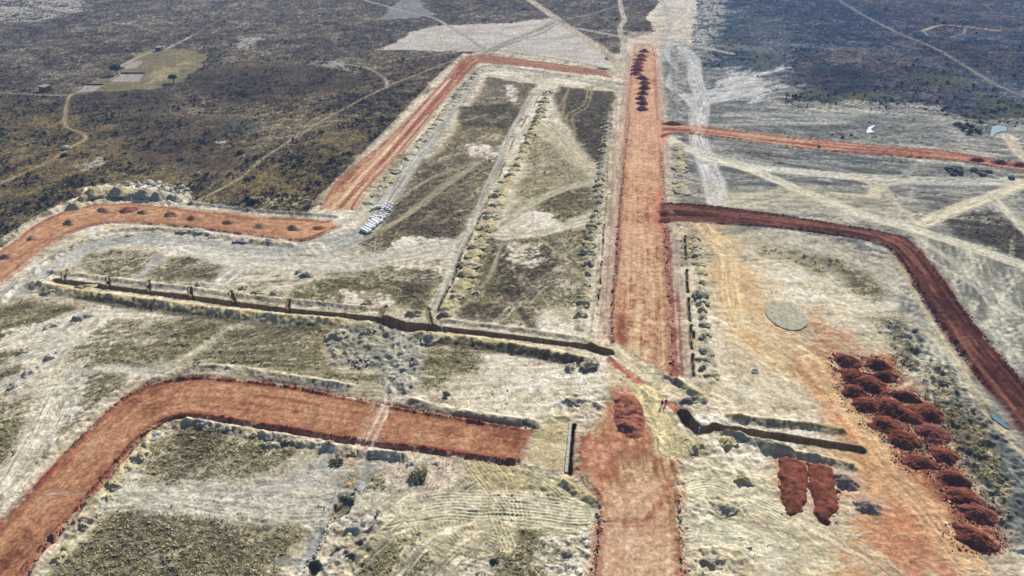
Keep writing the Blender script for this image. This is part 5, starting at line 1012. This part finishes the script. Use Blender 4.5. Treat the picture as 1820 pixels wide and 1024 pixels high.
mound([(632, 872), (640, 860), (646, 855), (650, 858), (644, 868), (637, 876)], .12, soil_mat('blue_grey_mortar', (140, 152, 164), (176, 184, 188), 1.5, .3), 'blue grey patch of mixed mortar beside the wheelbarrow', 'mortar', None, 'mortar_patch', seed=5, lump=.05, step=.25)
# ------------------------------------------------------------------ car on the clearing track
x, y = P(1079, 105); car = empty('parked_car', (x, y, gz(x, y)), R(14)); tag(car, 'pale blue car driving on the pale track past the clearing', 'car')
CP = plain('pale_blue_paint', (.22, .45, .78), .25, .6); GL = plain('car_glass', (.02, .03, .04), .08, .8)
def loft(sections, cap=True):
    bm = bmesh.new(); rings = [[bm.verts.new(p) for p in s_] for s_ in sections]; n = len(rings[0])
    for a, b in zip(rings[:-1], rings[1:]):
        for j in range(n): bm.faces.new((a[j], a[(j + 1) % n], b[(j + 1) % n], b[j]))
    if cap: bm.faces.new(rings[0][::-1]); bm.faces.new(rings[-1])
    bmesh.ops.recalc_face_normals(bm, faces=bm.faces); return bm
def sec(y_, w, z0, z1): return [(-w, y_, z0), (w, y_, z0), (w * 1.02, y_, (z0 + z1) / 2), (w * .94, y_, z1), (-w * .94, y_, z1), (-w * 1.02, y_, (z0 + z1) / 2)]
bm_obj('body', loft([sec(-2.15, .72, .4, .62), sec(-2.0, .82, .28, .8), (sec(-1.0, .86, .26, .98)), sec(.2, .87, .26, 1.0), sec(1.6, .86, .26, 1.02), sec(2.1, .78, .35, .9)]), CP, car)
bm_obj('cabin', loft([sec(-.95, .74, .95, 1.0), sec(-.35, .66, .97, 1.44), sec(.3, .64, .97, 1.5), sec(1.1, .64, .97, 1.47), sec(1.85, .7, .95, 1.02)]), GL, car)
bm_obj('roof', loft([sec(-.35, .62, 1.44, 1.5), sec(.3, .62, 1.5, 1.545), sec(1.1, .61, 1.47, 1.52)]), CP, car)
for sx in (-1, 1):
    bm = bmesh.new(); addbox(bm, (sx * .6, -2.13, .68), (.3, .08, .14), bev=.02); bm_obj('headlight', bm, WHITEC, car)
    for sy in (-1.3, 1.35):
        bm = bmesh.new(); bmesh.ops.create_cone(bm, cap_ends=True, segments=18, radius1=.32, radius2=.32, depth=.2, matrix=Matrix.Translation((sx * .8, sy, .32)) @ Matrix.Rotation(R(90), 4, 'Y')); bm_obj('wheel', bm, BLACK, car)
# ------------------------------------------------------------------ small brick sheds beside the playing field
M_BRICK = soil_mat('old_brick', (110, 92, 82), (142, 122, 108), 2, .3); M_ROOF = plain('rusty_sheet', (.30, .26, .23), .7, .3)
def shed(px, py, L_, D_, H_, rz, label):
    x, y = P(px, py); r_ = empty('shed', (x, y, gz(x, y)), rz); tag(r_, label, 'shed', 'small sheds near the playing field')
    for nm, c, d in (('wall', (0, -D_ / 2, H_ / 2), (L_, .2, H_)), ('wall', (0, D_ / 2, H_ / 2 + .2), (L_, .2, H_ + .4)), ('wall', (-L_ / 2 + .1, 0, H_ / 2), (.2, D_ - .2, H_)), ('wall', (L_ / 2 - .1, 0, H_ / 2), (.2, D_ - .2, H_))):
        bm = bmesh.new(); addbox(bm, c, d); bm_obj(nm, bm, M_BRICK, r_)
    bm = bmesh.new(); addbox(bm, (0, 0, H_ + .28), (L_ + .5, D_ + .6, .06), Matrix.Rotation(math.atan2(.4, D_), 3, 'X')); bm_obj('roof', bm, M_ROOF, r_)
    bm = bmesh.new(); addbox(bm, (L_ * .2, -D_ / 2 - .11, 1.0), (.9, .05, 2.0)); bm_obj('door', bm, BLACK, r_)
    bm = bmesh.new(); addbox(bm, (-L_ * .22, -D_ / 2 - .11, 1.5), (.9, .04, .7)); bm_obj('window', bm, GL, r_)
shed(82, 162, 5.5, 4.0, 2.6, R(-25), 'small brown shed where the footpaths meet left of the playing field')
shed(284, 90, 4.5, 3.5, 2.4, R(-10), 'small dark shed at the far corner of the playing field')
# low court walls
for (a, b, l) in [((215, 131), (258, 131), 'low wall along the far edge of the near pale court'), ((153, 151), (184, 151), 'low wall along the far edge of the nearest small court'), ((194, 146), (215, 132), 'low wall down the left edge of the middle court')]:
    A = P(*a); B = P(*b); d = math.hypot(B[0] - A[0], B[1] - A[1]); r_ = empty('low_wall', ((A[0] + B[0]) / 2, (A[1] + B[1]) / 2, gz(*A)), math.atan2(B[1] - A[1], B[0] - A[0])); tag(r_, l, 'wall')
    bm = bmesh.new(); addbox(bm, (0, 0, .4), (d, .3, .9)); bm_obj('wall_body', bm, M_BRICK, r_)
    bm = bmesh.new(); addbox(bm, (0, 0, .89), (d + .1, .38, .08)); bm_obj('coping', bm, M_CONC, r_)
# ------------------------------------------------------------------ trees and bushes
M_BARK = plain('bark', (.10, .075, .05), .9, .1)
def leaf_mat(name, c):
    m, t, b = mat_new(name); n = t.nodes.new('ShaderNodeTexNoise'); n.inputs['Scale'].default_value = .9; n.inputs['Detail'].default_value = 4; r = t.nodes.new('ShaderNodeValToRGB')
    c = np.array(c); r.color_ramp.elements[0].position = .35; r.color_ramp.elements[1].position = .65; r.color_ramp.elements[0].color = (*(c * .6), 1); r.color_ramp.elements[1].color = (*(c * 1.5), 1); t.links.new(n.outputs['Fac'], r.inputs[0]); t.links.new(r.outputs[0], b.inputs['Base Color']); b.inputs['Roughness'].default_value = .8; return m
M_LEAF = leaf_mat('dark_leaves', (.045, .065, .03)); M_LEAF2 = leaf_mat('dusty_leaves', (.26, .24, .15))
def clumps(n, rx, ry, rz_, z0, s, seed, hollow=.35):
    g = np.random.default_rng(seed); c = g.normal(size=(14, 3)); c /= np.linalg.norm(c, axis=1)[:, None]; c *= g.uniform(.35, .75, (14, 1)); V = []; F = []
    for i in range(n):
        q = c[g.integers(14)] + g.normal(0, .22, 3); q[2] = abs(q[2]) * .9 - .15
        p = np.array([q[0] * rx, q[1] * ry, z0 + q[2] * rz_]); a = g.normal(size=3); a /= np.linalg.norm(a); b = np.cross(a, g.normal(size=3)); b /= np.linalg.norm(b); k = len(V); r_ = s * g.uniform(.6, 1.3)
        V += [p + a * r_, p + b * r_ * .6, p - a * r_, p - b * r_ * .6]; F.append((k, k + 1, k + 2, k + 3))
    return V, F
def tree(px, py, wpx, H_, label, mat=M_LEAF, name='tree', n=900, trunk=True, group=None):
    x, y = P(px, py); r_ = wpx / 2 / ppm(py); root = empty(name, (x, y, gz(x, y))); tag(root, label, 'tree' if trunk else 'bush', group); sd = int(px)
    if trunk:
        bm = bmesh.new(); addtube(bm, (0, 0, -.2), (.1, 0, H_ * .4), .38, .24, 9)
        for k in range(6):
            a = k * 1.05 + .3; addtube(bm, (.1, 0, H_ * (.33 + .03 * (k % 3))), (r_ * .62 * math.cos(a), r_ * .62 * math.sin(a), H_ * (.66 + .05 * (k % 2))), .17, .05, 6)
        bm_obj('trunk', bm, M_BARK, root, True); V, F = clumps(n, r_, r_, H_ * .42, H_ * .58, .42, sd)
    else:
        bm = bmesh.new()
        for k in range(5): a = k * 1.25; addtube(bm, (0, 0, -.1), (r_ * .5 * math.cos(a), r_ * .5 * math.sin(a), H_ * .6), .07, .03, 5)
        bm_obj('stem', bm, M_BARK, root, True); V, F = clumps(n, r_, r_, H_ * .75, H_ * .25, .3, sd)
    mesh_obj('crown', V, F, mat, root, smooth=False)
tree(209, 133, 22, 7, 'broad dark tree standing behind the pale middle court'); tree(309, 147, 17, 5.5, 'round dark tree at the near right edge of the playing field')
tree(114, 279, 13, 2.2, 'dark green bush below the white boulder on the footpath', name='bush', n=380, trunk=False); tree(427, 274, 15, 2.4, 'bright green bush in the middle of the brown bushland', leaf_mat('green_leaves', (.06, .11, .035)), 'bush', 420, False)
tree(449, 362, 17, 2.4, 'dark bush just above the left orange road', M_LEAF, 'bush', 460, False); tree(440, 355, 10, 1.8, 'small dark bush behind the dark bush above the left road', M_LEAF, 'bush', 260, False)
tree(1661, 43, 8, 6, 'far dark tree left of the pale settlement strip'); tree(1676, 48, 9, 5, 'far dark tree at the left tip of the pale settlement strip')
tree(743, 851, 34, 1.1, 'low olive scrub clump between the ribbed banks', M_LEAF2, 'bush', 900, False); tree(598, 822, 28, .9, 'low olive scrub clump under the brick red road', M_LEAF2, 'bush', 500, False)
for i, (x, y) in enumerate([(1700, 224), (1712, 231), (1725, 229), (1738, 236), (1722, 238)]): tree(x, y, 16, 2.6, f'{ordinal(i + 1)} dark green bush from the left beside the blue pond', M_LEAF, 'bush', 260, False, 'dark bushes left of the blue pond')
# ------------------------------------------------------------------ water
def water_mat():
    m, t, b = mat_new('pond_water'); b.inputs['Base Color'].default_value = (.07, .15, .21, 1); b.inputs['Roughness'].default_value = .4; b.inputs['Specular IOR Level'].default_value = .1; b.inputs['IOR'].default_value = 1.33
    n = t.nodes.new('ShaderNodeTexNoise'); n.inputs['Scale'].default_value = 1.5; bp = t.nodes.new('ShaderNodeBump'); bp.inputs['Strength'].default_value = .08; t.links.new(n.outputs['Fac'], bp.inputs['Height']); t.links.new(bp.outputs[0], b.inputs['Normal']); return m
M_W = water_mat()
for wv in WATER:
    w = np.array(PP(wv)); c = w.mean(0); w2 = c + (w - c) * 1.02
    o = mesh_obj('water', [(p[0], p[1], -.22) for p in w2], [tuple(range(len(w2)))], M_W, smooth=False); o['kind'] = 'structure'
# ------------------------------------------------------------------ scattered stuff: tufts, clods, stones
def inside_cells(mask_fn, n, seed, r0=12, r1=None):
    g = np.random.default_rng(seed); r1 = r1 or NR - 40
    out = []
    while len(out) < n:
        ri = g.integers(r0, r1, 4000); ci = g.integers(16, NC - 16, 4000); ok = mask_fn(ri, ci); out += list(zip(ri[ok], ci[ok]))
    return out[:n], g
def scatter(name, cells, g, mat, size, kind, label):
    V = []; F = []
    for ri, ci in cells:
        x = X[ri, ci] + g.uniform(-.3, .3); y = Y[ri, ci] + g.uniform(-.3, .3); z = Z[ri, ci]; s = size * g.lognormal(0, .4); k = len(V)
        if kind == 'tuft':
            for j in range(5):
                a = g.uniform(0, 6.28); b = a + 1.9; h = s * g.uniform(.3, .6); e = s * .9
                k = len(V); V += [(x + math.cos(b) * s * .35, y + math.sin(b) * s * .35, z - .05), (x - math.cos(b) * s * .35, y - math.sin(b) * s * .35, z - .05), (x + math.cos(a) * e, y + math.sin(a) * e, z + h)]; F.append((k, k + 1, k + 2))
        else:
            a0 = g.uniform(0, 6.28); V += [(x + s * math.cos(a0 + t) * g.uniform(.7, 1.2), y + s * math.sin(a0 + t) * g.uniform(.7, 1.2), z - .03) for t in (0, 1.57, 3.14, 4.71)]; V += [(x + s * .2, y, z + s * g.uniform(.6, 1.0))]
            F += [(k, k + 1, k + 4), (k + 1, k + 2, k + 4), (k + 2, k + 3, k + 4), (k + 3, k, k + 4)]
    me = bpy.data.meshes.new(name); me.from_pydata(V, [], F); me.update(); me.materials.append(mat); o = bpy.data.objects.new(name, me); COLL.objects.link(o); tag(o, label, None, None, 'stuff'); return o
M_TUFT = soil_mat('dry_grass_blades', (122, 112, 80), (206, 194, 150), .35, 0); M_TUFT2 = soil_mat('brown_scrub', (84, 74, 64), (166, 150, 122), .2, 0)
YRa = YR
cells, g = inside_cells(lambda r, c: (VEG[r, c] > .5) & (CLS[r, c] == 0) & (YR[r] < 240), 26000, 3, 12, 820)
scatter('dry_grass', cells, g, M_TUFT, .26, 'tuft', 'dry olive grass tufts over the plots')
cells, g = inside_cells(lambda r, c: (VEG[r, c] > .6) & (YR[r] > 190), 12000, 4, 300, 830)
scatter('bushland_scrub', cells, g, M_TUFT2, .5, 'tuft', 'low brown scrub over the wild land')
cells, g = inside_cells(lambda r, c: (CLS[r, c] == 0) & (VEG[r, c] < .4) & (N14[r, c] > .15) & (X[r, c] < 45), 6000, 5, 12, 700)
scatter('stones', cells, g, M_ROCK, .12, 'clod', 'small stones and clods scattered on bare soil')
cells, g = inside_cells(lambda r, c: (VEG[r, c] > .8) & (WILD[r, c] > .8) & (YR[r] > 175) & (YR[r] < 1000) & (N14[r, c] + .5 * N4[r, c] < .05), 9000, 9, 250, 860)
def bushes(name, cells, g, mat, label):
    V = []; F = []
    for ri, ci in cells:
        x = X[ri, ci] + g.uniform(-1, 1); y = Y[ri, ci] + g.uniform(-1, 1); z = Z[ri, ci]; s_ = .55 * g.lognormal(0, .45)
        for j in range(6):
            a = g.uniform(0, 6.28); q = g.uniform(0, .7) * s_; c_ = np.array([x + q * math.cos(a), y + q * math.sin(a), z + s_ * g.uniform(.15, .8)]); u = g.normal(size=3); u /= np.linalg.norm(u); w = np.cross(u, g.normal(size=3)); w /= np.linalg.norm(w); k = len(V)
            V += [tuple(c_ + u * s_ * .6), tuple(c_ + w * s_ * .5), tuple(c_ - u * s_ * .5), tuple(c_ - w * s_ * .45)]; F.append((k, k + 1, k + 2, k + 3))
    me = bpy.data.meshes.new(name); me.from_pydata(V, [], F); me.update(); me.materials.append(mat); o = bpy.data.objects.new(name, me); COLL.objects.link(o); tag(o, label, None, None, 'stuff')
bushes('bushland_bushes', cells, g, leaf_mat('scrub_leaves', (.10, .09, .06)), 'low dark bushes scattered over the wild land')
def near_red():
    pts = []; g = np.random.default_rng(8)
    for (x, y, w, a, l, rz) in RH:
        c = P(x, y); r_ = w / 2 / ppm(y)
        for _ in range(260): t = g.uniform(0, 6.28); q = r_ * g.normal(1.22, .2); pts.append((c[0] + q * math.cos(t), c[1] + q * a * math.sin(t)))
    for d_, cc in ((MAIN, 700),):
        pass
    V = []; F = []
    def add(x, y, s):
        z = gz(x, y); k = len(V); V.extend([(x + s * math.cos(t + x) * g.uniform(.7, 1.2), y + s * math.sin(t + x) * g.uniform(.7, 1.2), z - .03) for t in (0, 1.57, 3.14, 4.71)]); V.append((x, y, z + s * .9)); F.extend([(k, k + 1, k + 4), (k + 1, k + 2, k + 4), (k + 2, k + 3, k + 4), (k + 3, k, k + 4)])
    for x, y in pts: add(x, y, .13 * g.lognormal(0, .4))
    def along(pp, n, s, sd):
        W = np.array(spline(PP(pp))); L = np.concatenate([[0], np.cumsum(np.hypot(*(W[1:] - W[:-1]).T))])
        for t in g.random(n) * L[-1]: add(np.interp(t, L, W[:, 0]) + g.normal(0, sd), np.interp(t, L, W[:, 1]) + g.normal(0, sd), s * g.lognormal(0, .4))
    along([(1120, 200), (1103, 360), (1097, 450), (1090, 540), (1088, 604)], 500, .2, .3); along([(1176, 270), (1183, 420), (1188, 500), (1193, 590), (1196, 664)], 500, .2, .35)
    along([(1210, 362), (1345, 377), (1496, 401), (1574, 414), (1614, 428), (1658, 475), (1715, 556), (1820, 684)], 900, .2, .35); along([(1345, 401), (1446, 412), (1580, 441), (1641, 529), (1681, 589), (1756, 690)], 900, .2, .4)
    along([(118, 804), (202, 723), (282, 680), (400, 674), (600, 703), (800, 740), (952, 764)], 900, .17, .35); along([(39, 1024), (135, 911), (249, 780), (330, 740), (471, 758), (735, 797), (916, 822)], 900, .17, .35)
    along([(1064, 880), (1064, 940), (1056, 1020)], 160, .14, .3); along([(1208, 880), (1213, 1024)], 160, .14, .3); along([(1384, 840), (1400, 915)], 40, .13, .4); along([(1490, 870), (1480, 930)], 60, .15, .4)
    me = bpy.data.meshes.new('red_clods'); me.from_pydata(V, [], F); me.update(); me.materials.append(M_RED); o = bpy.data.objects.new('red_clods', me); COLL.objects.link(o); tag(o, 'loose dark red clods along the road edges and round the red heaps', None, None, 'stuff')
near_red()
# ------------------------------------------------------------------ air
def haze():
    bm = bmesh.new(); addbox(bm, (0, 4600, 52.5), (72000, 10400, 115)); m = bpy.data.materials.new('haze_air'); m.use_nodes = True; t = m.node_tree; t.nodes.clear()
    v = t.nodes.new('ShaderNodeVolumePrincipled'); v.inputs['Color'].default_value = (.34, .56, 1.0, 1); v.inputs['Density'].default_value = .00020; v.inputs['Anisotropy'].default_value = .0
    o = t.nodes.new('ShaderNodeOutputMaterial'); t.links.new(v.outputs[0], o.inputs['Volume']); tag(bm_obj('haze', bm, m), 'thin pale blue haze in the air over the whole site', None, None, 'stuff')
haze()
